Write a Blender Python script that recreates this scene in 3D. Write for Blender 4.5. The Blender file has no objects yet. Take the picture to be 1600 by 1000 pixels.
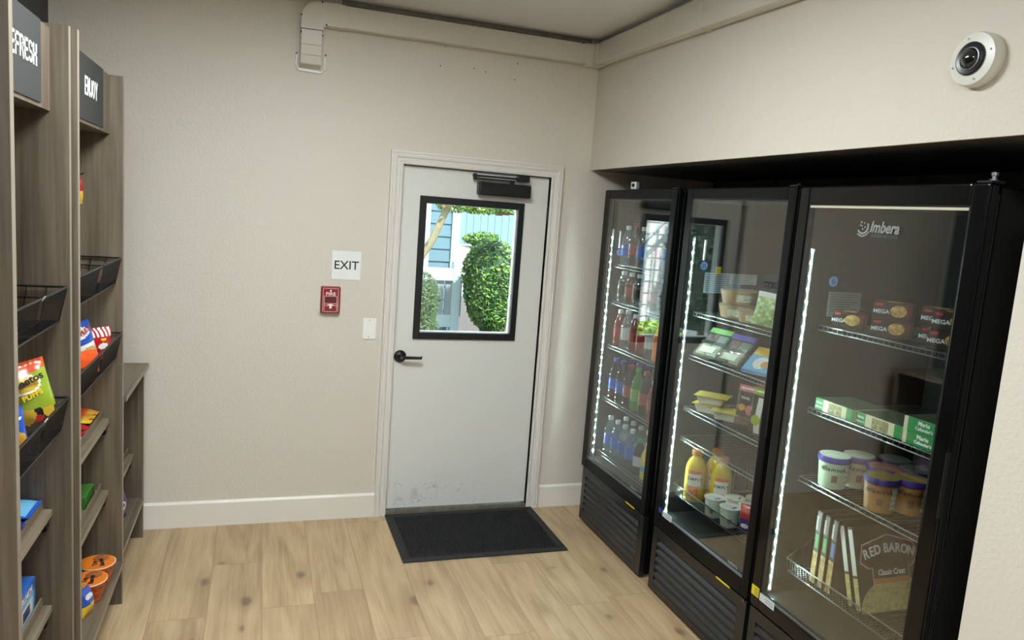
import bpy, math, random
from mathutils import Vector, Matrix
random.seed(7)
SC = bpy.context.scene
COL = SC.collection
PI = math.pi

# ------------------------------------------------------------------ camera, world, sun, exposure
CAM = (-0.6797, -4.2302, 1.8014); PITCH, YAW, ROLL, FPX = 0.1370, 0.3292, 0.07415, 1177.0
def setup_camera():
    cd = bpy.data.cameras.new('camera'); co = bpy.data.objects.new('camera', cd); COL.objects.link(co)
    cd.sensor_fit = 'HORIZONTAL'; cd.sensor_width = 36.0; cd.lens = 36.0 * FPX / 1600.0
    cd.clip_start = 0.05; cd.clip_end = 300
    f = Vector((math.sin(YAW) * math.cos(PITCH), math.cos(YAW) * math.cos(PITCH), -math.sin(PITCH)))
    r = Vector((math.cos(YAW), -math.sin(YAW), 0)); u = r.cross(f)
    c, s = math.cos(ROLL), math.sin(ROLL)
    r2 = c * r + s * u; u2 = -s * r + c * u
    m = Matrix((r2, u2, -f)).transposed().to_4x4(); m.translation = Vector(CAM)
    co.matrix_world = m; SC.camera = co
setup_camera()
W = bpy.data.worlds.new('world'); SC.world = W; W.use_nodes = True
bg = W.node_tree.nodes['Background']; bg.inputs[0].default_value = (0.72, 0.88, 1.0, 1); bg.inputs[1].default_value = 3.2
sl = bpy.data.lights.new('sun', 'SUN'); sl.energy = 15.0; sl.angle = 0.02; sl.color = (1, .96, .88)
so = bpy.data.objects.new('sun', sl); COL.objects.link(so)
so.rotation_euler = (math.radians(33), math.radians(14), 0)      # high sun from the building's side
LAMP = 49.0                                                    # ceiling lamp emission
SC.view_settings.view_transform = 'Standard'; SC.view_settings.look = 'None'
SC.view_settings.gamma = 1; SC.view_settings.use_curve_mapping = False
SC.view_settings.exposure = 0.0
SC.cycles.transparent_max_bounces = 40; SC.cycles.max_bounces = 14; SC.cycles.glossy_bounces = 6; SC.cycles.diffuse_bounces = 5
SC.cycles.sample_clamp_indirect = 4.0

# ------------------------------------------------------------------ materials
def lin(c):
    if isinstance(c, str): c = tuple(int(c[i:i+2], 16) / 255 for i in (0, 2, 4))
    return tuple((x / 12.92 if x <= .04045 else ((x + .055) / 1.055) ** 2.4) for x in c) + (1,)
MC = {}
class NT:
    def __init__(s, name):
        s.m = bpy.data.materials.new(name); s.m.use_nodes = True; s.t = s.m.node_tree
        s.t.nodes.clear(); s.out = s.n('ShaderNodeOutputMaterial')
    def n(s, typ, **k):
        x = s.t.nodes.new(typ)
        for a, b in k.items(): setattr(x, a, b)
        return x
    def l(s, a, b): s.t.links.new(a, b)
    def math(s, op, a, b=None, c=None):
        x = s.n('ShaderNodeMath', operation=op)
        for i, v in enumerate((a, b, c)):
            if v is None: continue
            if isinstance(v, (int, float)): x.inputs[i].default_value = v
            else: s.l(v, x.inputs[i])
        return x.outputs[0]
    def mix(s, f, a, b, mode='MIX'):
        x = s.n('ShaderNodeMix', data_type='RGBA', blend_type=mode)
        for k, v in (('Factor', f), ('A', a), ('B', b)):
            i = [q for q in x.inputs if q.name == k and (q.type == ('VALUE' if k == 'Factor' else 'RGBA'))][0]
            if isinstance(v, (int, float)): i.default_value = v
            elif isinstance(v, tuple): i.default_value = v
            else: s.l(v, i)
        return [o for o in x.outputs if o.type == 'RGBA'][0]
    def ramp(s, f, stops):
        x = s.n('ShaderNodeValToRGB'); e = x.color_ramp.elements
        while len(e) < len(stops): e.new(.5)
        for q, (p, c) in zip(e, stops): q.position = p; q.color = c if isinstance(c, tuple) else (c, c, c, 1)
        s.l(f, x.inputs[0]); return x.outputs[0]
def mat(name, col, rough=.5, metal=0., noise=0., nscale=30., bump=0., bscale=200., coat=0., spec=.5, emit=None, es=0.):
    if name in MC: return MC[name]
    t = NT(name); b = t.n('ShaderNodeBsdfPrincipled'); t.l(b.outputs[0], t.out.inputs[0])
    b.inputs['Base Color'].default_value = lin(col); b.inputs['Roughness'].default_value = rough
    b.inputs['Metallic'].default_value = metal; b.inputs['Specular IOR Level'].default_value = spec
    b.inputs['Coat Weight'].default_value = coat
    co = t.n('ShaderNodeTexCoord').outputs['Object']
    if noise:
        nz = t.n('ShaderNodeTexNoise'); nz.inputs['Scale'].default_value = nscale; nz.inputs['Detail'].default_value = 4; t.l(co, nz.inputs[0])
        c = lin(col); lo = tuple(x * (1 - noise) for x in c[:3]) + (1,); hi = tuple(min(1, x * (1 + noise)) for x in c[:3]) + (1,)
        t.l(t.ramp(nz.outputs[0], [(.3, lo), (.7, hi)]), b.inputs['Base Color'])
    if bump:
        nz = t.n('ShaderNodeTexNoise'); nz.inputs['Scale'].default_value = bscale; nz.inputs['Detail'].default_value = 3; t.l(co, nz.inputs[0])
        bp = t.n('ShaderNodeBump'); bp.inputs['Strength'].default_value = bump; bp.inputs['Distance'].default_value = .002
        t.l(nz.outputs[0], bp.inputs['Height']); t.l(bp.outputs[0], b.inputs['Normal'])
    if emit: b.inputs['Emission Color'].default_value = lin(emit); b.inputs['Emission Strength'].default_value = es
    MC[name] = t.m; return t.m
def wood(name, c1, c2, axis, scale=1.0, rough=.45):
    if name in MC: return MC[name]
    t = NT(name); b = t.n('ShaderNodeBsdfPrincipled'); t.l(b.outputs[0], t.out.inputs[0]); b.inputs['Roughness'].default_value = rough
    co = t.n('ShaderNodeTexCoord').outputs['Object']; mp = t.n('ShaderNodeMapping'); t.l(co, mp.inputs[0])
    sc = [60 * scale] * 3; sc['xyz'.index(axis)] = 2.2 * scale; mp.inputs['Scale'].default_value = sc
    n1 = t.n('ShaderNodeTexNoise'); n1.inputs['Scale'].default_value = 1; n1.inputs['Detail'].default_value = 6; n1.inputs['Distortion'].default_value = .4; t.l(mp.outputs[0], n1.inputs[0])
    mp2 = t.n('ShaderNodeMapping'); t.l(co, mp2.inputs[0]); sc = [9 * scale] * 3; sc['xyz'.index(axis)] = .9 * scale; mp2.inputs['Scale'].default_value = sc
    n2 = t.n('ShaderNodeTexNoise'); n2.inputs['Scale'].default_value = 1; n2.inputs['Detail'].default_value = 3; n2.inputs['Distortion'].default_value = 1.2; t.l(mp2.outputs[0], n2.inputs[0])
    f = t.math('ADD', t.math('MULTIPLY', n1.outputs[0], .6), t.math('MULTIPLY', n2.outputs[0], .5))
    t.l(t.ramp(f, [(.36, lin(c1)), (.72, lin(c2))]), b.inputs['Base Color'])
    bp = t.n('ShaderNodeBump'); bp.inputs['Strength'].default_value = .15; bp.inputs['Distance'].default_value = .001; t.l(n1.outputs[0], bp.inputs['Height']); t.l(bp.outputs[0], b.inputs['Normal'])
    MC[name] = t.m; return t.m
def wall_mat(name, col, big=1.):
    t = NT(name); b = t.n('ShaderNodeBsdfPrincipled'); t.l(b.outputs[0], t.out.inputs[0])
    b.inputs['Roughness'].default_value = .58; b.inputs['Base Color'].default_value = lin(col); b.inputs['Specular IOR Level'].default_value = .4
    co = t.n('ShaderNodeTexCoord').outputs['Object']
    n1 = t.n('ShaderNodeTexNoise'); n1.inputs['Scale'].default_value = 70; n1.inputs['Detail'].default_value = 2.5; t.l(co, n1.inputs[0])
    h = t.ramp(n1.outputs[0], [(.40, 0.), (.62, 1.)])
    bp = t.n('ShaderNodeBump'); bp.inputs['Strength'].default_value = .32 * big; bp.inputs['Distance'].default_value = .0016
    t.l(h, bp.inputs['Height']); t.l(bp.outputs[0], b.inputs['Normal'])
    MC[name] = t.m; return t.m
def floor_mat():
    t = NT('oak_plank_floor'); b = t.n('ShaderNodeBsdfPrincipled'); t.l(b.outputs[0], t.out.inputs[0])
    co = t.n('ShaderNodeTexCoord').outputs['Object']; sp = t.n('ShaderNodeSeparateXYZ'); t.l(co, sp.inputs[0]); X, Y = sp.outputs[0], sp.outputs[1]
    pw, pl = .2285, 1.22
    px = t.math('DIVIDE', t.math('ADD', X, .17 + pw * 40), pw); ix = t.math('FLOOR', px); fx = t.math('FRACT', px)
    wn = t.n('ShaderNodeTexWhiteNoise', noise_dimensions='1D'); t.l(ix, wn.inputs['W'])
    py = t.math('ADD', t.math('DIVIDE', Y, pl), t.math('ADD', t.math('MULTIPLY', wn.outputs[0], 7.3), 40.)); iy = t.math('FLOOR', py); fy = t.math('FRACT', py)
    cid = t.n('ShaderNodeCombineXYZ'); t.l(ix, cid.inputs[0]); t.l(iy, cid.inputs[1])
    wn2 = t.n('ShaderNodeTexWhiteNoise', noise_dimensions='3D'); t.l(cid.outputs[0], wn2.inputs['Vector'])
    off = t.n('ShaderNodeVectorMath', operation='SCALE'); t.l(wn2.outputs['Color'], off.inputs[0]); off.inputs['Scale'].default_value = 30
    ad = t.n('ShaderNodeVectorMath', operation='ADD'); t.l(co, ad.inputs[0]); t.l(off.outputs[0], ad.inputs[1])
    def noise(scale, detail, dist):
        mp = t.n('ShaderNodeMapping'); mp.inputs['Scale'].default_value = scale; t.l(ad.outputs[0], mp.inputs[0])
        n = t.n('ShaderNodeTexNoise'); n.inputs['Scale'].default_value = 1; n.inputs['Detail'].default_value = detail; n.inputs['Distortion'].default_value = dist; t.l(mp.outputs[0], n.inputs[0]); return n.outputs[0]
    fine = noise((90, 3.5, 1), 6, .3); broad = noise((7, .9, 1), 3, 1.9); patch = noise((3, 2.2, 1), 2, .3)
    f = t.math('ADD', t.math('MULTIPLY', fine, .36), t.math('MULTIPLY', broad, .64))
    base = t.ramp(f, [(.30, lin('9a8263')), (.50, lin('b59c79')), (.72, lin('c8b28e'))])
    tone = t.ramp(wn2.outputs['Value'], [(0., (.94, .92, .90, 1)), (.5, (1, 1, 1, 1)), (1., (1.05, 1.04, 1.02, 1))])
    c = t.mix(1., base, tone, 'MULTIPLY')
    c = t.mix(t.math('MULTIPLY', t.ramp(patch, [(.45, 0.), (.7, 1.)]), .28), c, lin('9c8266'))
    # knots
    mp = t.n('ShaderNodeMapping'); mp.inputs['Scale'].default_value = (3.1, 2.0, 1); t.l(ad.outputs[0], mp.inputs[0])
    v = t.n('ShaderNodeTexVoronoi', voronoi_dimensions='2D'); v.inputs['Scale'].default_value = 1; t.l(mp.outputs[0], v.inputs[0])
    vs_ = t.n('ShaderNodeSeparateColor'); t.l(v.outputs['Color'], vs_.inputs[0])
    vn = t.math('ADD', t.math('ADD', v.outputs['Distance'], t.math('MULTIPLY', t.math('SUBTRACT', broad, .5), .25)), t.math('MULTIPLY', t.math('GREATER_THAN', vs_.outputs[0], .5), 1.))
    kn = t.ramp(vn, [(.02, 1.), (.085, 0.)]); halo = t.ramp(vn, [(.05, 1.), (.36, 0.)])
    c = t.mix(t.math('MULTIPLY', halo, .30), c, lin('8b6f52')); c = t.mix(t.math('MULTIPLY', kn, .62), c, lin('4e3a28'))
    # seams
    ex = t.math('LESS_THAN', t.math('MINIMUM', fx, t.math('SUBTRACT', 1., fx)), .008)
    ey = t.math('LESS_THAN', t.math('MINIMUM', fy, t.math('SUBTRACT', 1., fy)), .0014)
    se = t.math('MAXIMUM', ex, ey)
    c = t.mix(t.math('MULTIPLY', se, .5), c, lin('7a6247')); t.l(c, b.inputs['Base Color'])
    b.inputs['Roughness'].default_value = .42
    bp = t.n('ShaderNodeBump'); bp.inputs['Strength'].default_value = .2; bp.inputs['Distance'].default_value = .001
    t.l(t.math('SUBTRACT', fine, t.math('MULTIPLY', se, 1.5)), bp.inputs['Height']); t.l(bp.outputs[0], b.inputs['Normal'])
    return t.m
def thin(name, tint=(1, 1, 1), rough=0., boost=0., extra=None, ior=1.5):
    """clear sheet: passes light straight, mirrors by Fresnel (same on both faces)"""
    if name in MC: return MC[name]
    t = NT(name); tr = t.n('ShaderNodeBsdfTransparent'); tr.inputs[0].default_value = tuple(tint) + (1,)
    gl = t.n('ShaderNodeBsdfGlossy'); gl.inputs['Roughness'].default_value = rough; gl.inputs[0].default_value = (1, 1, 1, 1)
    geo = t.n('ShaderNodeNewGeometry'); fr = t.n('ShaderNodeFresnel')
    t.l(t.math('ADD', t.math('MULTIPLY', geo.outputs['Backfacing'], 1 / ior - ior), ior), fr.inputs['IOR'])
    f = t.math('MINIMUM', t.math('ADD', fr.outputs[0], boost), 1.)
    mx = t.n('ShaderNodeMixShader'); t.l(f, mx.inputs[0]); t.l(tr.outputs[0], mx.inputs[1]); t.l(gl.outputs[0], mx.inputs[2])
    last = mx.outputs[0]
    if extra:
        df = t.n('ShaderNodeBsdfDiffuse'); df.inputs[0].default_value = lin(extra[0]); m2 = t.n('ShaderNodeMixShader'); m2.inputs[0].default_value = extra[1]
        t.l(last, m2.inputs[1]); t.l(df.outputs[0], m2.inputs[2]); last = m2.outputs[0]
    t.l(last, t.out.inputs[0]); MC[name] = t.m; return t.m

# ------------------------------------------------------------------ mesh builder
class MB:
    def __init__(s): s.v = []; s.f = []; s.m = []; s.s = []
    def add(s, vs, fs, m=0, smooth=False):
        o = len(s.v); s.v += [tuple(v) for v in vs]
        for f in fs: s.f.append([i + o for i in f]); s.m.append(m); s.s.append(smooth)
        return s
    def box(s, x0, x1, y0, y1, z0, z1, m=0, R=None):
        vs = [(x, y, z) for x in (x0, x1) for y in (y0, y1) for z in (z0, z1)]
        if R is not None: vs = [R @ Vector(v) for v in vs]
        return s.add(vs, [(0, 1, 3, 2), (4, 6, 7, 5), (0, 4, 5, 1), (2, 3, 7, 6), (0, 2, 6, 4), (1, 5, 7, 3)], m)
    def quad(s, a, b, c, d, m=0): return s.add([a, b, c, d], [(0, 1, 2, 3)], m)
    def prism(s, pts, vec, m=0, smooth=False):
        n = len(pts); v = Vector(vec); vs = [Vector(p) for p in pts] + [Vector(p) + v for p in pts]
        fs = [tuple(range(n))[::-1], tuple(range(n, 2 * n))] + [(i, (i + 1) % n, n + (i + 1) % n, n + i) for i in range(n)]
        return s.add(vs, fs, m, smooth)
    def tube(s, path, r, n=6, m=0, closed=False, cap=True):
        P = [Vector(p) for p in path]; N = len(P); rings = []; up = None
        for i, p in enumerate(P):
            if closed: d = (P[(i + 1) % N] - P[i - 1])
            else: d = (P[min(i + 1, N - 1)] - P[max(i - 1, 0)])
            d.normalize()
            if up is None: up = d.orthogonal().normalized()
            up = (up - d * up.dot(d))
            if up.length < 1e-6: up = d.orthogonal()
            up.normalize(); w = d.cross(up); rr = r[i] if isinstance(r, (list, tuple)) else r
            rings.append([p + up * math.cos(2 * PI * k / n) * rr + w * math.sin(2 * PI * k / n) * rr for k in range(n)])
        vs = [v for g in rings for v in g]; fs = []
        for i in range(N if closed else N - 1):
            a, b = i * n, ((i + 1) % N) * n
            fs += [(a + k, a + (k + 1) % n, b + (k + 1) % n, b + k) for k in range(n)]
        if not closed and cap: fs += [tuple(range(n))[::-1], tuple(range((N - 1) * n, N * n))]
        return s.add(vs, fs, m, True)
    def lathe(s, prof, n=20, c=(0, 0), m=0, sx=1, sy=1, ms=None, a0=0.):
        vs = []; fs = []; k = len(prof)
        for r, z in prof:
            for i in range(n): vs.append((c[0] + r * sx * math.cos(2 * PI * i / n + a0), c[1] + r * sy * math.sin(2 * PI * i / n + a0), z))
        for j in range(k - 1):
            fs = [(j * n + i, j * n + (i + 1) % n, (j + 1) * n + (i + 1) % n, (j + 1) * n + i) for i in range(n)]
            if j == 0: s.add(vs, fs, ms[j] if ms else m, True); base = len(s.v) - len(vs)
            else:
                mm = ms[j] if ms else m
                for f in fs: s.f.append([q + base for q in f]); s.m.append(mm); s.s.append(True)
        for j, rev in ((0, True), (k - 1, False)):
            if prof[j][0] > 1e-6:
                f = [base + j * n + i for i in range(n)]
                s.f.append(f[::-1] if rev else f); s.m.append((ms[min(j, k - 2)] if ms else m)); s.s.append(False)
        return s
    def grid(s, fn, nu, nv, m=0, mf=None, smooth=True):
        vs = [fn(i / nu, j / nv) for j in range(nv + 1) for i in range(nu + 1)]; o = len(s.v); s.v += [tuple(v) for v in vs]
        for j in range(nv):
            for i in range(nu):
                a = o + j * (nu + 1) + i; s.f.append([a, a + 1, a + nu + 2, a + nu + 1]); s.m.append(mf((i + .5) / nu, (j + .5) / nv) if mf else m); s.s.append(smooth)
        return s
    def xf(s, M):
        s.v = [tuple(M @ Vector(v)) for v in s.v]; return s
    def build(s, name, mats, parent=None, loc=None, rot=None, bevel=0, seg=2, angle=35):
        me = bpy.data.meshes.new(name); me.from_pydata(s.v, [], s.f)
        if not isinstance(mats, (list, tuple)): mats = [mats]
        for x in mats: me.materials.append(x)
        me.polygons.foreach_set('material_index', s.m); me.polygons.foreach_set('use_smooth', s.s); me.validate(); me.update()
        if any(s.s):
            me.set_sharp_from_angle(angle=math.radians(angle))
        o = bpy.data.objects.new(name, me); COL.objects.link(o)
        if parent: o.parent = parent
        if loc: o.location = loc
        if rot: o.rotation_euler = rot
        if bevel:
            b = o.modifiers.new('bevel', 'BEVEL'); b.width = bevel; b.segments = seg; b.limit_method = 'ANGLE'; b.angle_limit = math.radians(40)
            b.harden_normals = False
        return o
ADV = dict(t=.34, i=.24, l=.24, a=.56, m=.86, o=.58, k=.52, R=.68, E=.62, D=.70, B=.68, A=.68, O=.76, N=.72, S=.64, I=.28, M=.84, P=.63, L=.56, Y=.64)
def advance(word, size, extra=0.):
    """centre of each letter along the line, and the total length"""
    x = 0; out = []
    for ch in word: w = (ADV.get(ch, .3) + extra) * size; out.append(x + w / 2); x += w
    return out, x
def tag(o, label=None, cat=None, group=None, kind=None):
    if label: o['label'] = label
    if cat: o['category'] = cat
    if group: o['group'] = group
    if kind: o['kind'] = kind
    return o
def thing(name, label, cat, loc=(0, 0, 0), rot=(0, 0, 0), group=None):
    o = bpy.data.objects.new(name, None); COL.objects.link(o); o.location = loc
    o.rotation_euler = rot if isinstance(rot, (tuple, list)) else (0, 0, rot); o.empty_display_size = .05
    return tag(o, label, cat, group)
def struct(mb, name, m, **k): return tag(mb.build(name, m, **k), kind='structure')
def copy_tree(o, parent=None):
    c = o.copy(); COL.objects.link(c); c.parent = parent
    for ch in list(o.children): copy_tree(ch, c)
    return c
PROTO = {}
def inst(key, make, loc, rot, label, cat, group=None):
    """first call builds the kind, later calls copy it with its parts"""
    if key not in PROTO: PROTO[key] = o = make()
    else: o = copy_tree(PROTO[key])
    o.location = loc; o.rotation_euler = (0, 0, rot) if isinstance(rot, (int, float)) else rot
    for k in ('label', 'category', 'group'):
        if k in o: del o[k]
    return tag(o, label, cat, group)
def text(body, size, origin, xd, yd, m, parent=None, name='lettering', bold=0., depth=.0004, align='LEFT', sx=1., shear=0., spacing=1.):
    cu = bpy.data.curves.new(name, 'FONT'); cu.body = body; cu.size = size; cu.offset = bold; cu.extrude = depth; cu.align_x = align
    cu.shear = shear; cu.space_character = spacing; cu.resolution_u = 3
    tmp = bpy.data.objects.new('tmp_text', cu); COL.objects.link(tmp)
    dg = bpy.context.evaluated_depsgraph_get(); dg.update()
    me = bpy.data.meshes.new_from_object(tmp.evaluated_get(dg)); bpy.data.objects.remove(tmp)
    x = Vector(xd).normalized(); y = Vector(yd).normalized(); z = x.cross(y)
    M = Matrix((x * sx, y, z)).transposed().to_4x4(); M.translation = Vector(origin)
    me.transform(M); me.materials.clear(); me.materials.append(m); me.name = name
    o = bpy.data.objects.new(name, me); COL.objects.link(o)
    if parent: o.parent = parent
    return o
ORD = ['first', 'second', 'third', 'fourth', 'fifth', 'sixth', 'seventh', 'eighth', 'ninth', 'tenth']

def _arc(cx, cy, rx, ry, a0, a1, n=8): return [(cx + rx * math.cos(math.radians(a0 + (a1 - a0) * i / n)), cy + ry * math.sin(math.radians(a0 + (a1 - a0) * i / n))) for i in range(n + 1)]
GLYPH = {'E': [[(.5, 1), (0, 1), (0, 0), (.5, 0)], [(0, .5), (.45, .5)]], 'F': [[(.5, 1), (0, 1), (0, 0)], [(0, .5), (.43, .5)]], 'H': [[(0, 0), (0, 1)], [(.56, 0), (.56, 1)], [(0, .5), (.56, .5)]],
 'R': [[(0, 0), (0, 1), (.3, 1)] + _arc(.3, .76, .24, .24, 90, -90) + [(0, .52)], [(.28, .52), (.56, 0)]], 'S': [_arc(.28, .74, .26, .26, 20, 180) + _arc(.28, .74, .26, .24, 180, 270, 4) + _arc(.28, .25, .27, .25, 90, -160, 10)],
 'N': [[(0, 0), (0, 1), (.56, 0), (.56, 1)]], 'J': [[(.42, 1), (.42, .26)] + _arc(.21, .25, .21, .25, 0, -170)], 'O': [_arc(.31, .5, .31, .5, 0, 360, 20)], 'Y': [[(0, 1), (.29, .46), (.58, 1)], [(.29, .46), (.29, 0)]]}
def block_word(word, h, origin, xd, yd, m, parent, sx=1., wt=.165, gap=.31):
    """bold sans capitals built from straight thick strokes, centred on origin"""
    x = Vector(xd); y = Vector(yd); n = x.cross(y); tot = 0; pl = []
    for ch in word:
        wd = max(p[0] for st in GLYPH[ch] for p in st); pl.append((ch, tot)); tot += wd + gap
    tot -= gap; q = MB(); hw = wt / 2; O = Vector(origin)
    for ch, ox in pl:
        for st in GLYPH[ch]:
            for (ax, ay), (bx, by) in zip(st, st[1:]):
                d = Vector((bx - ax, by - ay)); L = d.length
                if L < 1e-6: continue
                d /= L; e = hw * (.95 if len(st) < 6 else .3); nx_, ny_ = -d.y * hw, d.x * hw
                c4 = [(ax - d.x * e + nx_, ay - d.y * e + ny_), (ax - d.x * e - nx_, ay - d.y * e - ny_), (bx + d.x * e - nx_, by + d.y * e - ny_), (bx + d.x * e + nx_, by + d.y * e + ny_)]
                q.prism([O + x * ((ox + px - tot / 2) * h * sx) + y * (py * h) for px, py in c4], n * .0016)
    return q.build('lettering', m, parent)
# common materials
M_wall = wall_mat('cream_wall_paint', 'd3ccc0'); M_ceil = mat('ceiling_paint', 'e6e8e8', .7, bump=.2, bscale=90)
M_dwall = mat('charcoal_wall_paint', '34383a', .6, bump=.2, bscale=90); M_trim = mat('trim_paint', 'dedad2', .35)
M_base = mat('baseboard_paint', 'e4dfd5', .35); M_duct = mat('duct_plastic', 'd0cbbf', .4)
M_door = mat('door_paint', 'cfcdc6', .38, noise=.02, nscale=6); M_white = mat('white_plastic', 'f0efe9', .35)
M_black = mat('black_metal', '101214', .35); M_fblack = mat('fridge_black_plastic', '08090a', .36, spec=.18)
M_fgloss = mat('fridge_gloss_black', '060708', .18, spec=.35); M_fdark = mat('fridge_grille_black', '17191b', .30, spec=.6); M_liner = mat('fridge_liner_black', '0d0e0f', .55)
M_chrome = mat('chrome_wire', '8e9496', .28, 1.); M_steel = mat('steel', '8d9092', .35, 1.)
M_wv = wood('laminate_vertical', '4a4036', '776a5a', 'z'); M_wh = wood('laminate_along', '544a3e', '82745f', 'y')
M_edge = mat('laminate_edge', '8b8072', .4)
M_sign = mat('sign_charcoal_felt', '2f302f', .8, noise=.25, nscale=400, bump=.3, bscale=500); M_letter = mat('letter_white', 'f2f2f0', .5)
M_ink = mat('ink_black', '161616', .5); M_screw = mat('dark_screw', '2a2724', .5)
M_glass = thin('window_glass', (.97, .985, .98)); M_fglass = thin('fridge_door_glass', (.975, .985, .98), boost=.014)
M_led = mat('led_light', 'ffffff', .5, emit='dcfff4', es=1500.); M_ledbar = mat('led_lens', 'dfeee8', .3, emit='c8f5e4', es=.35)
M_wire = mat('black_wire', '0e0f10', .38)

# ------------------------------------------------------------------ room shell
ZC = 2.85; XL = -1.65; XR = 1.189; XA = 2.05; YB = -6.6; ZS = 2.107; YN = -2.79
DX0, DX1, DZ = .065, .945, 2.041
f = MB(); f.box(XL - .1, XA + .1, YB - .1, .12, -.06, 0); struct(f, 'floor', floor_mat())
c = MB(); c.box(XL - .1, XA + .1, YB - .1, .12, ZC, ZC + .06); struct(c, 'ceiling', M_ceil)
w = MB()
w.box(XL - .1, DX0, 0, .12, 0, ZC); w.box(DX1, XA + .1, 0, .12, 0, ZC); w.box(DX0, DX1, 0, .12, DZ, ZC)
wb = struct(w, 'wall_back', M_wall)
for x, z in ((.262, 2.70), (.432, 2.60), (.50, 2.59), (.684, 2.66), (.675, 2.57), (.24, 2.59)):
    q = MB(); q.tube([(x, .001, z), (x, -.0015, z)], .0035, 8); q.build('nail_hole', M_screw, wb)
w = MB(); w.box(XL - .1, XL, YB, 0, 0, ZC); struct(w, 'wall_left', M_dwall)
w = MB(); w.box(XR, XA, YB, YN, 0, ZC); struct(w, 'wall_right', M_wall)
w = MB(); w.box(XR, XA, YN, 0, ZS + .004, ZC); w.box(XR, XR + .012, YN, 0, ZS, ZS + .004); struct(w, 'wall_right_soffit', M_wall)
w = MB(); w.box(XR + .012, XA, YN, 0, ZS, ZS + .004); struct(w, 'ceiling_alcove', mat('alcove_dark_grey', '4c4944', .7))  # alcove ceiling and wall share one even dark grey
w = MB(); w.box(XA, XA + .1, YN - .1, 0, 0, ZC); struct(w, 'wall_alcove', mat('alcove_dark_grey', '4c4944', .7))
w = MB(); w.box(XL - .1, XA, YB - .1, YB, 0, ZC); struct(w, 'wall_front', M_wall)
b = MB(); H = .143
for x0, x1 in ((XL, -.006), (1.021, XA)):
    b.prism([(x0, 0, 0), (x0, -.014, 0), (x0, -.014, H - .012), (x0, -.006, H), (x0, 0, H)], (x1 - x0, 0, 0))
struct(b, 'baseboard_back', M_base)
b = MB(); b.box(XR - .014, XR, YB, YN, 0, H); struct(b, 'baseboard_right', M_base)
# door casing, swept moulding profile (distance from opening edge, projection)
prof = [(0, 0), (0, .010), (.006, .014), (.014, .014), (.018, .010), (.034, .012), (.040, .018), (.052, .020), (.058, .016), (.062, .020), (.070, .018), (.072, 0)]
t = MB(); path = [((DX0, 0), (-1, 0)), ((DX0, DZ), (-1, 1)), ((DX1, DZ), (1, 1)), ((DX1, 0), (1, 0))]
n = len(prof); vs = []
for (x, z), (dx, dz) in path:
    for d, p in prof: vs.append((x + dx * d, -p, z + dz * d))
fs = [(i * n + k, i * n + k + 1, (i + 1) * n + k + 1, (i + 1) * n + k) for i in range(3) for k in range(n - 1)]
t.add(vs, fs)
t.box(DX0 - .012, DX0, -.002, .12, 0, DZ + .012); t.box(DX1, DX1 + .012, -.002, .12, 0, DZ + .012); t.box(DX0, DX1, -.002, .12, DZ, DZ + .012)
t.box(DX0, DX0 + .012, .068, .085, 0, DZ); t.box(DX1 - .012, DX1, .068, .085, 0, DZ)
struct(t, 'trim_1', M_trim)
t = MB(); t.box(DX0, DX1, 0.0, .12, 0, .016); t.box(DX0, DX1, .01, .10, .016, .022); struct(t, 'trim_2', mat('threshold_metal', '8f8a80', .4, .6, noise=.2))
t = MB(); t.box(-.30, 1.12, -.030, 0, 2.822, 2.838); t.box(-.30, 1.12, -.012, 0, 2.838, ZC)
struct(t, 'trim_3', mat('grey_rail', '77736b', .5, noise=.2, nscale=20))

# ------------------------------------------------------------------ door
door = thing('door_1', None, None, (0, 0, 0)); tag(door, kind='structure')
DY = .022; D0, D1, Z0 = DX0 + .003, DX1 - .004, .032; ZT = DZ - .004
GX0, GX1, GZ0, GZ1 = .212, .760, 1.097, 1.838     # glass
q = MB()
q.box(D0, GX0 - .01, DY, DY + .044, Z0, ZT); q.box(GX1 + .01, D1, DY, DY + .044, Z0, ZT)
q.box(GX0 - .01, GX1 + .01, DY, DY + .044, GZ1 + .01, ZT); q.box(GX0 - .01, GX1 + .01, DY, DY + .044, Z0, GZ0 - .01)
def door_paint():
    t = NT('door_paint_scuffed'); b = t.n('ShaderNodeBsdfPrincipled'); t.l(b.outputs[0], t.out.inputs[0]); b.inputs['Roughness'].default_value = .4
    co = t.n('ShaderNodeTexCoord').outputs['Object']; sp = t.n('ShaderNodeSeparateXYZ'); t.l(co, sp.inputs[0])
    nz = t.n('ShaderNodeTexNoise'); nz.inputs['Scale'].default_value = 9; nz.inputs['Detail'].default_value = 7; nz.inputs['Distortion'].default_value = 2.5; t.l(co, nz.inputs[0])
    line = t.ramp(nz.outputs[0], [(.478, 0.), (.5, 1.), (.522, 0.)])
    def win(v, a, b_): return t.math('MULTIPLY', t.math('GREATER_THAN', v, a), t.math('LESS_THAN', v, b_))
    n2 = t.n('ShaderNodeTexNoise'); n2.inputs['Scale'].default_value = 14; t.l(co, n2.inputs[0])
    patch = t.ramp(n2.outputs[0], [(.46, 0.), (.6, 1.)])
    k = t.math('MULTIPLY', t.math('MULTIPLY', line, patch), t.math('MULTIPLY', win(sp.outputs[2], .045, .19), win(sp.outputs[0], .08, .62)))
    sm = t.math('MULTIPLY', t.math('MULTIPLY', patch, win(sp.outputs[2], .08, .15)), win(sp.outputs[0], .08, .26))
    c = t.mix(t.math('MULTIPLY', k, .45), lin('dddcd7'), lin('6c6a66')); c = t.mix(t.math('MULTIPLY', sm, .18), c, lin('77756f'))
    t.l(c, b.inputs['Base Color']); return t.m
q.build('door_leaf', door_paint(), door)
fr = MB(); FX0, FX1, FZ0, FZ1 = .172, .796, 1.057, 1.878; yf = DY - .012
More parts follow.
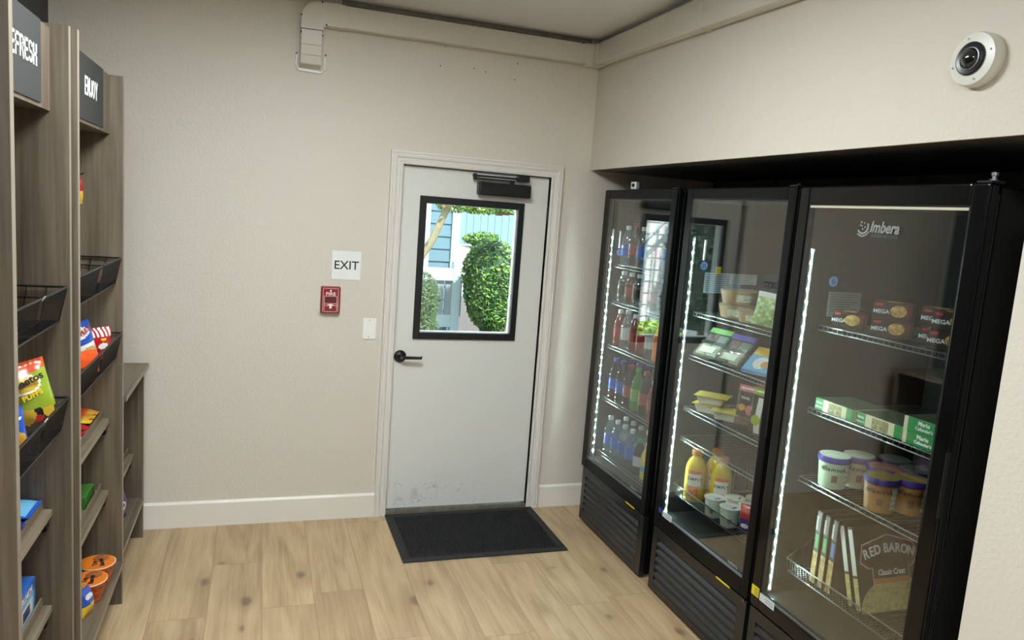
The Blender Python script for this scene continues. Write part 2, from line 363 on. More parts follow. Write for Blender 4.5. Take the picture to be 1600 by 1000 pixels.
def ring(mb, x0, x1, z0, z1, X0, X1, ZZ0, ZZ1, ya, yb, m=0):
    mb.box(x0, X0, ya, yb, z0, z1, m); mb.box(X1, x1, ya, yb, z0, z1, m); mb.box(X0, X1, ya, yb, z0, ZZ0, m); mb.box(X0, X1, ya, yb, ZZ1, z1, m)
ring(fr, FX0, FX1, FZ0, FZ1, GX0, GX1, GZ0, GZ1, yf, DY + .0)
fr.build('window_frame', mat('window_frame_black', '14191c', .35), door, bevel=.003)
fr = MB(); ring(fr, GX0 - .01, GX1 + .01, GZ0 - .01, GZ1 + .01, GX0, GX1, GZ0, GZ1, DY + .0005, DY + .012)
fr.build('window_gasket', mat('gasket_black', '14191c', .5), door)
fr = MB(); ring(fr, FX0, FX1, FZ0, FZ1, GX0 + .002, GX1 - .002, GZ0 + .002, GZ1 - .002, DY + .028, DY + .056)
fr.build('outer_window_frame', M_white, door)
g = MB(); g.box(GX0 - .003, GX1 + .003, DY + .014, DY + .020, GZ0 - .003, GZ1 + .003); g.build('window_pane', M_glass, door)
# lever handle
h = MB(); hx, hz = .107, .953
h.lathe([(0.0, 0), (.036, 0), (.036, .006), (.033, .010), (.022, .012), (.014, .016), (.012, .05), (.0, .05)], 24)
h.xf(Matrix.Translation((hx, DY, hz)) @ Matrix.Rotation(PI / 2, 4, 'X'))
ho = h.build('door_handle', M_black, door)
h = MB(); h.prism([(hx - .010, DY - .040, hz - .010), (hx + .118, DY - .040, hz - .009), (hx + .122, DY - .040, hz + .012), (hx + .112, DY - .040, hz + .006), (hx - .010, DY - .040, hz + .010)], (0, -.014, 0))
h.build('lever', M_black, ho, bevel=.003)
k = MB(); k.tube([(hx + .0, DY - .05, hz), (hx, DY - .056, hz)], .006, 12); k.build('keyhole', M_steel, ho)
k = MB(); k.tube([(.68, DY + .001, 1.46), (.68, DY - .001, 1.46)], .002, 6)
# closer
cl = MB(); cl.box(.497, .812, DY - .062, DY, 1.908, 1.982); co_ = cl.build('door_closer', M_black, door, bevel=.009, seg=3)
a = MB(); a.tube([(.70, DY - .035, 1.982), (.70, DY - .035, 1.998)], .013, 12); a.box(.47, .715, DY - .042, DY - .024, 1.996, 2.003)
a.build('closer_arm', M_black, co_, bevel=.002)
a = MB(); a.box(.46, .80, DY - .05, DY - .03, 2.008, 2.020, R=None); a.tube([(.475, DY - .036, 1.99), (.475, DY - .036, 2.026)], .011, 12)
a.box(.735, .80, DY - .056, .0 + DY - .004, 2.000, 2.034); a.build('closer_link', M_black, co_, bevel=.002)
# hinges on the right jamb
for z in (.25, 1.05, 1.82):
    k = MB(); k.tube([(D1 + .004, DY - .003, z - .045), (D1 + .004, DY - .003, z + .045)], .005, 8); k.build('hinge', M_black, door)

# ------------------------------------------------------------------ wall devices on the back wall
s = thing('exit_sign', 'square white EXIT sign with black letters on the wall left of the door', 'sign', (-.222, 0, 1.464))
q = MB(); q.box(-.079, .079, -.004, 0, -.079, .079); q.build('sign_plate', mat('sign_white', 'e9ebe8', .3), s, bevel=.0015)
text('EXIT', .066, (0, -.0045, -.021), (1, 0, 0), (0, 0, 1), M_ink, s, bold=.0006, align='CENTER', sx=1.0)
s = thing('fire_alarm', 'red wall-mounted fire alarm pull station with white lever marked FIRE', 'fire alarm', (-.302, 0, 1.273))
M_red = mat('alarm_red', '8e1a1f', .35)
q = MB(); q.box(-.052, .052, -.034, 0, -.073, .073); q.build('housing', M_red, s, bevel=.006, seg=3)
q = MB()
for x0, x1, z0, z1 in ((-.041, -.0395, -.066, .064), (.0395, .041, -.066, .064), (-.041, .041, .0625, .064), (-.034, .034, .020, .0215), (-.034, -.0325, -.06, .021), (.0325, .034, -.06, .021), (-.034, .034, -.020, -.0185), (-.034, .034, -.0655, -.064)):
    q.box(x0, x1, -.0352, -.0335, z0, z1)
q.tube([(0, -.034, .051), (0, -.0358, .051)], .005, 10); q.build('white_lines', M_letter, s)
text('FIRE', .024, (0, -.0345, .026), (1, 0, 0), (0, 0, 1), M_letter, s, bold=.0003, align='CENTER', sx=1.25)
text('PULL', .009, (-.030, -.0345, -.033), (1, 0, 0), (0, 0, 1), M_letter, s); text('DOWN', .009, (.009, -.0345, -.033), (1, 0, 0), (0, 0, 1), M_letter, s)
q = MB(); q.box(-.031, .031, -.0348, -.030, -.016, .018); q.build('recess', mat('alarm_recess', '5d0f13', .5), s)
q = MB(); q.box(-.006, .006, -.044, -.034, -.046, -.022); q.box(-.015, .015, -.040, -.034, -.030, -.024); q.build('pull_lever', M_letter, s, bevel=.002)
s = thing('light_switch', 'white rocker light switch plate on the wall beside the door casing', 'switch', (-.080, 0, 1.114))
q = MB(); q.box(-.037, .037, -.006, 0, -.060, .060); q.build('cover_plate', M_white, s, bevel=.002)
q = MB(); q.box(-.018, .018, -.008, -.005, -.034, .034); q.prism([(-.014, -.008, -.030), (-.014, -.013, -.030), (-.014, -.008, .030)], (.028, 0, 0)); q.build('rocker', mat('switch_rocker', 'f0eee6', .3), s)
for z in (-.048, .048):
    q = MB(); q.tube([(0, -.006, z), (0, -.0068, z)], .003, 8); q.build('screw', M_steel, s)

# ------------------------------------------------------------------ cable duct
du = thing('cable_duct', 'cream plastic cable duct running along the wall tops under the ceiling', 'duct', (0, 0, 0))
dd = .065; zb, zt = 2.700, 2.812; xl, xi = -.508, -.397
q = MB(); q.box(-.30, XR - .02, -dd, 0, zb, zt); q.build('back_run', M_duct, du, bevel=.006)
arc = [(xl, 2.672)] + [(xl + .09 - .09 * math.cos(a), zt - .09 + .09 * math.sin(a)) for a in [i * PI / 2 / 8 for i in range(9)]] + [(-.29, zt), (-.29, zb - .002), (xi + .02, zb - .002), (xi + .003, zb - .012), (xi, zb - .03), (xi, 2.672)]
q = MB(); q.prism([(x, 0, z) for x, z in arc][::-1], (0, -dd - .004, 0)); q.build('elbow_cover', M_duct, du, bevel=.006)
q = MB(); q.box(xl + .002, xi - .002, -dd - .001, 0, 2.594, 2.670)
q.prism([(xl + .002, 0, 2.594), (xl + .002, -dd - .001, 2.594), (xl + .002, -dd + .006, 2.545), (xl + .002, 0, 2.545)][::-1], (xi - xl - .004, 0, 0)); q.build('drop_cover', M_duct, du, bevel=.003)
q = MB(); q.prism([(xl + .002, 0, 2.545), (xl + .002, -dd + .004, 2.545), (xl + .002, -dd + .012, 2.50), (xl + .002, 0, 2.484)][::-1], (xi - xl - .004, 0, 0)); q.build('drop_end_cap', M_duct, du, bevel=.004)
q = MB(); q.tube([(xl - .014, -.006, 2.555), (xl - .016, -.006, 2.50), (xl - .004, -.006, 2.474), (xi + .004, -.006, 2.470), (xi + .018, -.006, 2.49), (xi + .016, -.006, 2.55)], .007, 8); q.build('end_bracket', M_white, du)
yj = [0 - .004, -1.18, -3.0]
def zz(y): return .020 * y    # slight fall along the side wall
for y0, y1, nm in ((-dd, -1.18, 'side_run'), (-1.184, -3.4, 'side_run')):
    q = MB(); a = [(XR, y0, zb + zz(y0)), (XR - dd, y0, zb + zz(y0)), (XR - dd, y0, zt), (XR, y0, zt)]; b2 = [(XR, y1, zb + zz(y1)), (XR - dd, y1, zb + zz(y1)), (XR - dd, y1, zt), (XR, y1, zt)]
    q.add(a + b2, [(0, 1, 2, 3), (7, 6, 5, 4), (0, 4, 5, 1), (1, 5, 6, 2), (2, 6, 7, 3), (3, 7, 4, 0)]); q.build(nm, M_duct, du, bevel=.006)
for y in (-1.18,):
    q = MB(); q.box(XR - dd - .004, XR, y - .016, y + .016, zb + zz(y) - .005, zt + .002); q.build('joint_cover', M_duct, du, bevel=.004)
q = MB(); q.box(XR - dd - .05, XR, -dd - .004, 0, zb - .006, zt + .002); q.box(XR - dd - .004, XR, -dd - .05, 0, zb - .007, zt + .0015); q.build('corner_cover', M_duct, du, bevel=.005)
for x, z in ((xl + .001, 2.735), (xl + .001, 2.65), (xi - .002, 2.645), (xi + .015, 2.702), (xl - .015, 2.553), (xi + .017, 2.55), (-.405, 2.81), (1.05, 2.81)):
    q = MB(); q.tube([(x, -dd - .004 if -.52 < x else 0, z), (x, -dd - .007, z)], .0045, 8) if -.51 < x else q.tube([(x, 0, z), (x, -.015, z)], .0045, 8); q.build('screw', M_screw, du)

# ------------------------------------------------------------------ dome camera on the soffit
dc = thing('dome_camera', 'round white security camera with black lens mounted high on the right wall', 'security camera', (XR, -2.583, 2.318), (0, -PI / 2, 0))
q = MB(); q.lathe([(.0, 0), (.071, 0), (.073, .004), (.073, .026), (.069, .036), (.046, .040), (0, .040)], 40); q.build('housing', mat('camera_white', 'd9d7cd', .35), dc)
q = MB(); q.lathe([(.0445, .0395), (.0445, .044), (.041, .046), (.030, .044), (.030, .0395)], 36); q.build('black_ring', mat('camera_black', '15161a', .3), dc)
q = MB(); q.lathe([(.030, .040), (.0305, .0465), (.0275, .047), (.0265, .041)], 32); q.build('silver_ring', mat('camera_grey', '6f7173', .35, .4), dc)
q = MB(); q.lathe([(.0265, .041)] + [(.0265 * math.cos(a), .041 + .020 * math.sin(a)) for a in [i * PI / 2 / 6 for i in range(1, 7)]], 24); q.build('lens_dome', mat('lens_glass', '06070a', .04, coat=1.), dc)
for i in range(4):
    a = i * PI / 2 + .3; q = MB(); q.tube([(.058 * math.cos(a), .058 * math.sin(a), .0375), (.058 * math.cos(a), .058 * math.sin(a), .0405)], .003, 8); q.build('screw', M_steel, dc)

# ------------------------------------------------------------------ mat on the floor
fm = thing('door_mat', 'black rubber drainage mat with raised studs lying in front of the door', 'mat', (.060, -.628, 0), 0)
M_rub = mat('mat_rubber', '17181a', .6, noise=.2, nscale=60)
q = MB(); w_, d_ = .917, .617; bd = .045
q.box(0, w_, 0, bd, 0, .008); q.box(0, w_, d_ - bd, d_, 0, .008); q.box(0, bd, bd, d_ - bd, 0, .008); q.box(w_ - bd, w_, bd, d_ - bd, 0, .008)
q.build('mat_border', M_rub, fm, bevel=.003)
q = MB(); q.box(bd, w_ - bd, bd, d_ - bd, .0, .003)
nx, ny = 62, 34
for i in range(nx):
    for j in range(ny):
        x = bd + .008 + (w_ - 2 * bd - .02) * i / (nx - 1) + (.0035 if j % 2 else 0); y = bd + .008 + (d_ - 2 * bd - .016) * j / (ny - 1)
        q.add([(x - .0045, y - .0045, .003), (x + .0045, y - .0045, .003), (x + .0045, y + .0045, .003), (x - .0045, y + .0045, .003), (x - .003, y - .003, .009), (x + .003, y - .003, .009), (x + .003, y + .003, .009), (x - .003, y + .003, .009)],
              [(4, 5, 6, 7), (0, 1, 5, 4), (1, 2, 6, 5), (2, 3, 7, 6), (3, 0, 4, 7)])
q.build('mat_studs', mat('mat_rubber_studs', '121315', .5), fm)

# ------------------------------------------------------------------ ceiling lamps (above and behind the frame)
def lamp(x, y, hx, hy, lab):
    s = thing('ceiling_light', lab, 'ceiling light', (x, y, ZC))
    q = MB(); q.box(-hx - .02, hx + .02, -hy - .02, hy + .02, -.022, 0); q.build('lamp_frame', M_white, s, bevel=.004)
    q = MB(); q.box(-hx, hx, -hy, hy, -.026, -.0225); q.build('diffuser', mat('lamp_diffuser', 'ffffff', .5, emit='f5fdff', es=LAMP), s)
lamp(-.45, -1.95, .34, .34, 'small square flat ceiling light near the door end of the room')
lamp(-.95, -4.6, .30, .48, 'large flat ceiling light near the room entrance')

# ------------------------------------------------------------------ outside, beyond the door window
def leaves(name, mats, parent, blobs, count, size, seed, hollow=.55):
    rnd = random.Random(seed); q = MB()
    for i in range(count):
        cx, cy, cz, rx, ry, rz = blobs[i % len(blobs)]
        while True:
            d = Vector((rnd.uniform(-1, 1), rnd.uniform(-1, 1), rnd.uniform(-1, 1)))
            if .1 < d.length < 1: break
        L = d.length; d = d / L * (hollow + (1 - hollow) * L)
        p = Vector((cx + d.x * rx, cy + d.y * ry, cz + d.z * rz))
        a = Vector((rnd.gauss(0, 1), rnd.gauss(0, 1), rnd.gauss(0, 1))).normalized(); b = a.orthogonal().normalized(); s = size * rnd.uniform(.6, 1.3)
        n = a.cross(b)
        q.add([p - a * s, p + b * s * .45 + n * s * .15, p + a * s, p - b * s * .45 + n * s * .15], [(0, 1, 2, 3)], rnd.randrange(len(mats)))
    return q.build(name, mats, parent)
M_side = mat('siding_blue', '4a6b78', .6); M_owhite = mat('outside_white_paint', '9bafb4', .5); M_conc = mat('pale_concrete', '999d98', .8, noise=.08, nscale=12)
L1 = [mat('leaf_bright', '5f8a2a', .5), mat('leaf_green', '365f24', .5), mat('leaf_deep', '1b3a1c', .5)]
L2 = [mat('leaf_olive', '435430', .6), mat('leaf_grey_green', '34482c', .6)]
q = MB(); q.box(-14, 14, .14, 40, -.22, -.12); struct(q, 'floor_outside', M_conc)
q = MB(); q.box(2.22, 6.5, 5.2, 12.4, -.12, -.10)
tag(q.build('gravel_bed', mat('brown_gravel', '4c4744', .9, noise=.55, nscale=55, bump=1., bscale=60)), 'brown gravel bed around the big round bush outside the door window', 'gravel', kind='stuff')
q = MB(); q.box(2.1, 7, 12.4, 12.6, -.12, .02); tag(q.build('concrete_curb', M_owhite), 'pale concrete curb behind the gravel bed outside', 'curb')
q = MB(); q.box(-1, 2.2, 5.2, 7.2, -.12, -.02); tag(q.build('porch_slab', mat('slab_green_grey', '616d66', .8, noise=.1)), 'grey-green concrete porch slab outside in front of the blue house', 'slab')
hs = thing('blue_house', 'light blue clapboard house with white corner boards seen through the door window', 'house', (0, 7.0, 0))
q = MB()
for i in range(22):
    z = -.1 + i * .19; q.prism([(-1.6, 0, z), (-1.6, -.022, z), (-1.6, -.004, z + .19), (-1.6, 0, z + .19)], (3.75, 0, 0))
q.box(-1.6, 2.15, 0, 5, -.1, 4.1); q.build('clapboard_siding', M_side, hs)
q = MB(); q.box(2.08, 2.20, -.05, .03, -.1, 4.1); q.box(2.15, 2.20, 0, .15, -.1, 4.1); q.build('corner_board', M_owhite, hs)
q = MB(); q.box(1.60, 1.74, -.05, .0, -.1, 4.1); q.build('corner_board', M_owhite, hs)
for x in (-.6,):
    q = MB(); ring(q, x - .6, x + .6, .3, 1.9, x - .5, x + .5, .4, 1.8, -.06, 0); q.box(x - .02, x + .02, -.05, 0, .4, 1.8); q.box(x - .5, x + .5, -.05, 0, 1.08, 1.12); wo = q.build('window', M_owhite, hs)
    q = MB(); q.box(x - .5, x + .5, -.03, -.01, .4, 1.8); q.build('pane', mat('dark_pane', '53707c', .1), wo)
pr = thing('porch_rail', 'white slatted porch half-wall with a flat cap in front of the blue house', 'railing', (0, 6.45, 0))
q = MB(); q.box(-1.2, 2.06, -.06, .06, .80, .98); q.build('cap_rail', M_owhite, pr, bevel=.01)
q = MB(); q.box(-1.2, 2.10, -.04, .04, .12, .30); q.build('bottom_rail', M_owhite, pr)
q = MB()
x = -1.2
while x < 2.06: q.box(x, x + .11, -.02, .02, .28, .82); x += .135
q.build('slats', mat('slat_grey_white', '727f83', .5), pr)
q = MB(); q.box(2.0, 2.12, -.07, .07, -.02, 1.08); q.build('post', M_owhite, pr)
bs = thing('round_bush', 'big round clipped bush with bright top leaves outside on the gravel', 'bush', (2.39, 5.85, -.099))
q = MB(); q.tube([(0, 0, 0), (-.03, .02, .3), (-.08, 0, .55)], [.035, .03, .025], 8); q.tube([(.03, .03, 0), (.1, .05, .3), (.16, .02, .55)], [.03, .026, .02], 8); q.build('stems', mat('bark_grey', '8d8168', .8), bs)
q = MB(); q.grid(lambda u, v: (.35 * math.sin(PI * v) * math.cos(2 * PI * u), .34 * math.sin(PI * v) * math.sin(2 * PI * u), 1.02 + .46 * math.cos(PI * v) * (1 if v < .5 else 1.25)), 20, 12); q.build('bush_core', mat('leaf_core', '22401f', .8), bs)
leaves('leaves', L1, bs, [(.03, 0, 1.08, .43, .40, .48), (.04, 0, .85, .40, .38, .46), (.04, 0, .62, .33, .33, .34), (.08, 0, .42, .2, .2, .25)], 10000, .034, 3, .82)
hb = thing('clipped_hedge', 'small grey-green clipped shrub at the lower left of the door window', 'bush', (1.12, 4.6, -.12))
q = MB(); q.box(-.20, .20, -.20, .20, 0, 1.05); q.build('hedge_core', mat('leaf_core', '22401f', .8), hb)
leaves('leaves', L2, hb, [(0, 0, .85, .28, .28, .36), (0, 0, .5, .28, .28, .36), (0, 0, .3, .25, .25, .3)], 4200, .024, 5, .85)
tr = thing('leaning_tree', 'pale leaning tree trunk with a leafy canopy crossing the door window top', 'tree', (.35, 5.0, -.12))
q = MB(); q.tube([(.0, 0, 0), (.35, 0, .6), (.66, 0, 1.05), (.87, 0, 1.34), (1.0, 0, 1.55), (1.16, 0, 1.94), (1.4, .1, 2.5)], [.09, .075, .062, .055, .050, .044, .03], 10)
q.build('trunk', mat('pale_bark', '6f694f', .8, noise=.2, nscale=15), tr)
leaves('leaves', L1[:2] + [mat('leaf_light', 'b4d46a', .5)], tr, [(1.3, .1, 2.06, .30, .3, .15), (1.65, .2, 2.06, .34, .35, .15), (2.0, .3, 2.08, .30, .3, .14), (1.5, 0, 2.35, .6, .5, .22)], 3400, .035, 8, .2)
q = MB(); q.grid(lambda u, v: (.018 * math.sin(PI * v) * math.cos(2 * PI * u) + 1.04, -.35 + .035 * math.sin(PI * v) * math.sin(2 * PI * u), 1.97 + .018 * math.cos(PI * v)), 10, 6); q.build('red_flower', mat('flower_red', 'd8433a', .5), tr)
bk = MB(); bk.prism([(2.3, 12.9, -.2), (2.3, 13.6, .75), (2.3, 14.2, .95), (2.3, 15.5, .95), (2.3, 15.5, -.2)], (9, 0, 0)); tag(bk.build('earth_bank', mat('sandy_ground', '9f9b8c', .9, noise=.08)), 'pale sandy bank rising behind the bush outside', 'bank')
sh = thing('low_shrub', 'low spreading green shrub on the pale bank below the fence', 'bush', (4.62, 14.3, .952))
leaves('leaves', L1, sh, [(.1, 0, .26, .42, .4, .13), (-.1, 0, .2, .34, .4, .12)], 1500, .05, 11, .3)
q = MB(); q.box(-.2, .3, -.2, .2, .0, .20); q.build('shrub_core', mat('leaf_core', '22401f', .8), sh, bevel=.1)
fe = thing('board_fence', 'pale blue-white vertical board fence at the back of the yard', 'fence', (0, 15.6, 0))
q = MB(); x = 2.4
while x < 11: q.box(x, x + .19, 0, .03, -.12, 1.80 + .02 * math.sin(x * 9)); x += .2
q.box(2.4, 11, .03, .08, 1.15, 1.25); q.box(2.4, 11, .03, .08, 1.6, 1.7); q.build('boards', mat('fence_white_blue', '66868f', .6), fe)
ro = thing('brick_outbuilding', 'reddish outbuilding wall with white eave beyond the fence', 'building', (5.2, 18, 0))
q = MB(); q.box(-1.4, 3, 0, 2, -.12, 2.2); q.build('wall', mat('brick_red', '7a4a42', .8, noise=.2), ro)
q = MB(); q.box(-.2, 1.6, -.25, 0, 1.95, 2.1); q.build('eave', M_owhite, ro)
for (x, y, r, lab) in ((-2.12, 5.3, .27, 'yellow-green round bush outside mirrored in the far cooler glass'), (-2.80, 5.35, .29, 'yellow-green round bush outside, left of the other mirrored one')):
    b_ = thing('round_bush', lab, 'bush', (x, y, -.12), 0)
    q = MB(); q.grid(lambda u, v: ((r - .1) * math.sin(PI * v) * math.cos(2 * PI * u), (r - .1) * math.sin(PI * v) * math.sin(2 * PI * u), r * .8 + (r - .1) * math.cos(PI * v)), 16, 10); q.build('bush_core', mat('leaf_yellow', 'a9b84a', .7), b_)
    leaves('leaves', [MC['leaf_light'], MC['leaf_bright']], b_, [(0, 0, r * .8, r, r, r)], 1200, .06, 21, .85)
cf = thing('added_conifer', 'tall dark evergreen added outside so the middle cooler glass mirrors something dark', 'tree', (-3.88, 6.0, -.12))  # added out of view to darken the window mirrored in the middle cooler
q = MB(); q.tube([(0, 0, 0), (0, 0, .4)], .06, 8); q.build('trunk', MC['pale_bark'], cf)
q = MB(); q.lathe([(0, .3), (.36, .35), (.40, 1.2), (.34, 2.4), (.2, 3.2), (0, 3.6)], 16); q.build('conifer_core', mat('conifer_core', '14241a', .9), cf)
leaves('leaves', [mat('conifer_dark', '1c3226', .7), mat('conifer_blue', '2a4038', .7)], cf, [(0, 0, .8, .46, .46, .5), (0, 0, 1.6, .46, .46, .7), (0, 0, 2.6, .34, .34, .8)], 2500, .05, 31, .8)
wh = thing('white_house', 'bright white clapboard house outside mirrored in the far cooler glass', 'house', (-4.2, 6.9, -.12))
q = MB()
for i in range(20): z = i * .2; q.prism([(-3.2, 0, z), (-3.2, -.022, z), (-3.2, -.004, z + .2), (-3.2, 0, z + .2)], (5.7, 0, 0))
q.box(-3.2, 2.5, 0, .5, 0, 4.0); q.build('white_siding', mat('sunlit_white', 'f2f4f2', .6), wh)
q = MB(); ring(q, .65, 1.25, .55, 1.7, .73, 1.17, .63, 1.62, -.06, 0); q.box(.94, .97, -.05, 0, .63, 1.62); q.build('window', mat('blue_trim', 'a9c8d8', .5), wh)
q = MB(); q.box(.73, 1.17, -.03, -.01, .63, 1.62); q.build('pane', mat('dark_pane', '53707c', .1), wh)
q = MB(); q.tube([(.4, -.25, 2.1), (1.2, -.25, 1.3), (1.9, -.25, .5)], .03, 6)
for i in range(8): x_ = .4 + i * .2; q.box(x_ - .012, x_ + .012, -.262, -.238, 0, 2.1 - (x_ - .4) * 1.07)
q.build('stair_rail', M_owhite, wh)

# ------------------------------------------------------------------ wooden snack shelving on the left
TH = .022
def panel(name, par, x0, x1, y0, y1, z0, z1, m=None, front=True, loc=(0, 0, 0)):
    q = MB(); q.box(x0, x1, y0, y1, z0, z1); 
    if front: q.box(x1, x1 + .0012, y0, y1, z0, z1, 1)
    q.xf(Matrix.Translation((-loc[0], -loc[1], -loc[2])))
    return q.build(name, [m or M_wv, M_edge], par)
def tilt_shelf(par, xf, z, y0, y1, loc):
    """board with a thin upright lip set back from its front edge; y runs between the panels"""
    L = Matrix.Translation((-loc[0], -loc[1], -loc[2]))
    q = MB(); q.prism([(XL + .03, y0, z + .016), (xf, y0, z), (xf, y0, z - .020), (XL + .03, y0, z - .004)], (0, y1 - y0, 0)); q.box(xf, xf + .001, y0, y1, z - .020, z, 1); q.xf(L)
    s = q.build('shelf', [M_wh, M_edge], par)
    q = MB(); q.box(xf - .030, xf - .024, y0 + .004, y1 - .004, z - .001, z + .030); q.xf(L); q.build('lip', M_wh, s)
    for y in (y0 + .012, y1 - .012):
        q = MB(); q.tube([(xf - .020, y - .010, z - .056), (xf - .020, y + .010, z - .056)], .012, 14); q.box(xf - .028, xf - .012, y - .010, y + .010, z - .050, z - .019); q.xf(L); q.build('shelf_bracket', M_black, s, bevel=.001)
    return s
def basket_left(par, xf, zt, y0, y1, loc):
    """black wire basket: top rims, front sloping back to a lower rail, floor and back wires"""
    q = MB(); q2 = MB(); xb = XL + .06; zb_ = zt - .105; xbt = xf - .022; r = .0024; ym = (y0 + y1) / 2
    q2.tube([(xf, y0, zt), (xf, ym - .02, zt), (xf - .006, ym - .006, zt - .010), (xf - .006, ym + .006, zt - .010), (xf, ym + .02, zt), (xf, y1, zt)], .0036, 6)
    for y in (y0, y1): q2.tube([(xf, y, zt), (xb, y, zt)], .0036, 6)
    q2.tube([(xb, y0, zt), (xb, y1, zt)], .0036, 6)
    for zz_ in (zt - .035,): 
        for y in (y0, y1): q.tube([(xf - .008, y, zz_), (xb, y, zz_)], .0026, 5)
    q.tube([(xbt, y0, zb_), (xbt, y1, zb_)], .003, 6); q.tube([(xb, y0, zb_ - .01), (xb, y1, zb_ - .01)], .003, 6)
    for y in (y0, y1): q.tube([(xbt, y, zb_), (xb, y, zb_ - .01)], .003, 6)
    n = int((y1 - y0) / .0135)
    for i in range(n + 1):
        y = y0 + (y1 - y0) * i / n
        if abs(y - ym) < .022: continue
        q.tube([(xf, y, zt), (xbt, y, zb_), (xb, y, zb_ - .01), (xb, y, zt)], .0017, 4)
    for i in range(8):
        x = xbt + (xb - xbt) * i / 7
        for y in (y0, y1): q.tube([(xf + (xb - xf) * i / 7, y, zt), (x, y, zb_ - .01 * i / 7)], .0018, 4)
        q.tube([(x, y0, zb_ - .01 * i / 7), (x, y1, zb_ - .01 * i / 7)], .0018, 4)
    for q_, nm in ((q, 'basket_wires'), (q2, 'basket_rim')): q_.xf(Matrix.Translation((-loc[0], -loc[1], -loc[2])))
    b_ = q2.build('basket', M_wire, par); q.build('basket_wires', M_wire, b_); return b_
def header(par, xf, y0, y1, g0, g1, z0, z1, word, wy, size, loc, sx=1.):
    L = Matrix.Translation((-loc[0], -loc[1], -loc[2]))
    q = MB(); q.box(xf - .30, xf, y0, y1, z0 - .006, z0 + .012); q.box(xf - .018, xf, y0, y1, z0 + .012, z1); q.xf(L); h_ = q.build('header_board', [M_wv], par)
    q = MB(); q.box(xf, xf + .004, g0, g1, z0 + .006, z1 + .001); q.xf(L); s = q.build('sign_panel', M_sign, h_)
    block_word(word, size, (xf + .004 - loc[0], wy - loc[1], (z0 + z1) / 2 + .012 - size * .5 - loc[2]), (0, 1, 0), (0, 0, 1), M_letter, s, sx=sx)
# unit with the REFRESH header
LA = (-1.43, -1.93, 0)
ua = thing('snack_shelf', 'tall wooden snack shelving unit with the REFRESH header, nearest on the left', 'shelving unit', LA)
xa = -1.218
panel('side_panel', ua, XL + .01, -1.212, -2.245, -2.218, 0, 2.45, loc=LA); panel('side_panel', ua, XL + .01, xa, -1.665, -1.643, .0, 2.25, loc=LA)
panel('back_panel', ua, XL + .01, XL + .022, -2.218, -1.665, .05, 2.2, front=False, loc=LA)
panel('bottom_shelf', ua, XL + .03, xa, -2.218, -1.665, .176, .198, M_wh, loc=LA)
header(ua, -1.266, -2.218, -1.666, -2.12, -1.772, 2.010, 2.236, 'REFRESH', -1.953, .049, LA, .96)
basket_left(ua, -1.224, 1.492, -2.20, -1.674, LA); basket_left(ua, -1.222, 1.152, -2.20, -1.674, LA)
tilt_shelf(ua, -1.272, .792, -2.217, -1.666, LA); tilt_shelf(ua, -1.275, .472, -2.217, -1.666, LA)
# unit with the ENJOY header
LB = (-1.42, -1.2, 0); xb_ = -1.204
ub = thing('snack_shelf', 'tall wooden snack shelving unit with the ENJOY header, second on the left', 'shelving unit', LB)
panel('side_panel', ub, XL + .01, xb_, -1.624, -1.602, .0, 2.25, loc=LB); panel('side_panel', ub, XL + .01, xb_ - .004, -.80, -.778, 0, 2.235, loc=LB)
panel('back_panel', ub, XL + .01, XL + .022, -1.602, -.80, .05, 2.2, front=False, loc=LB)
panel('bottom_shelf', ub, XL + .03, xb_, -1.602, -.80, .176, .198, M_wh, loc=LB)
header(ub, -1.256, -1.602, -.80, -1.47, -.955, 2.012, 2.232, 'ENJOY', -1.170, .054, LB, .94)
basket_left(ub, -1.212, 1.514, -1.59, -.81, LB); basket_left(ub, -1.209, 1.204, -1.59, -.81, LB)
tilt_shelf(ub, -1.257, .839, -1.601, -.801, LB); tilt_shelf(ub, -1.261, .525, -1.601, -.801, LB)
q = MB(); q.tube([(-1.50 - LB[0], -.86 - LB[1], 1.835), (-1.36 - LB[0], -.86 - LB[1], 1.83), (-1.335 - LB[0], -.86 - LB[1], 1.845)], .003, 6); q.tube([(-1.50 - LB[0], -.86 - LB[1], 1.835), (-1.628 - LB[0], -.86 - LB[1], 1.835)], .003, 6); q.build('peg_hook', M_wire, ub)
# low cabinet against the back wall
LC = (-1.42, -.42, 0)
uc = thing('low_cabinet', 'low open wooden cabinet between the tall shelving and the back wall', 'cabinet', LC)
panel('side_panel', uc, XL + .01, -1.212, -.768, -.748, .0, .902, loc=LC); panel('side_panel', uc, XL + .01, -1.218, -.112, -.092, 0, .902, loc=LC)
panel('back_panel', uc, XL + .01, XL + .022, -.748, -.112, .05, .90, front=False, loc=LC)
panel('worktop', uc, XL + .01, -1.198, -.772, -.082, .902, .924, M_wh, loc=LC)
panel('bottom_shelf', uc, XL + .03, -1.214, -.748, -.112, .198, .218, M_wh, loc=LC)
tilt_shelf(uc, -1.262, .456, -.747, -.113, LC)

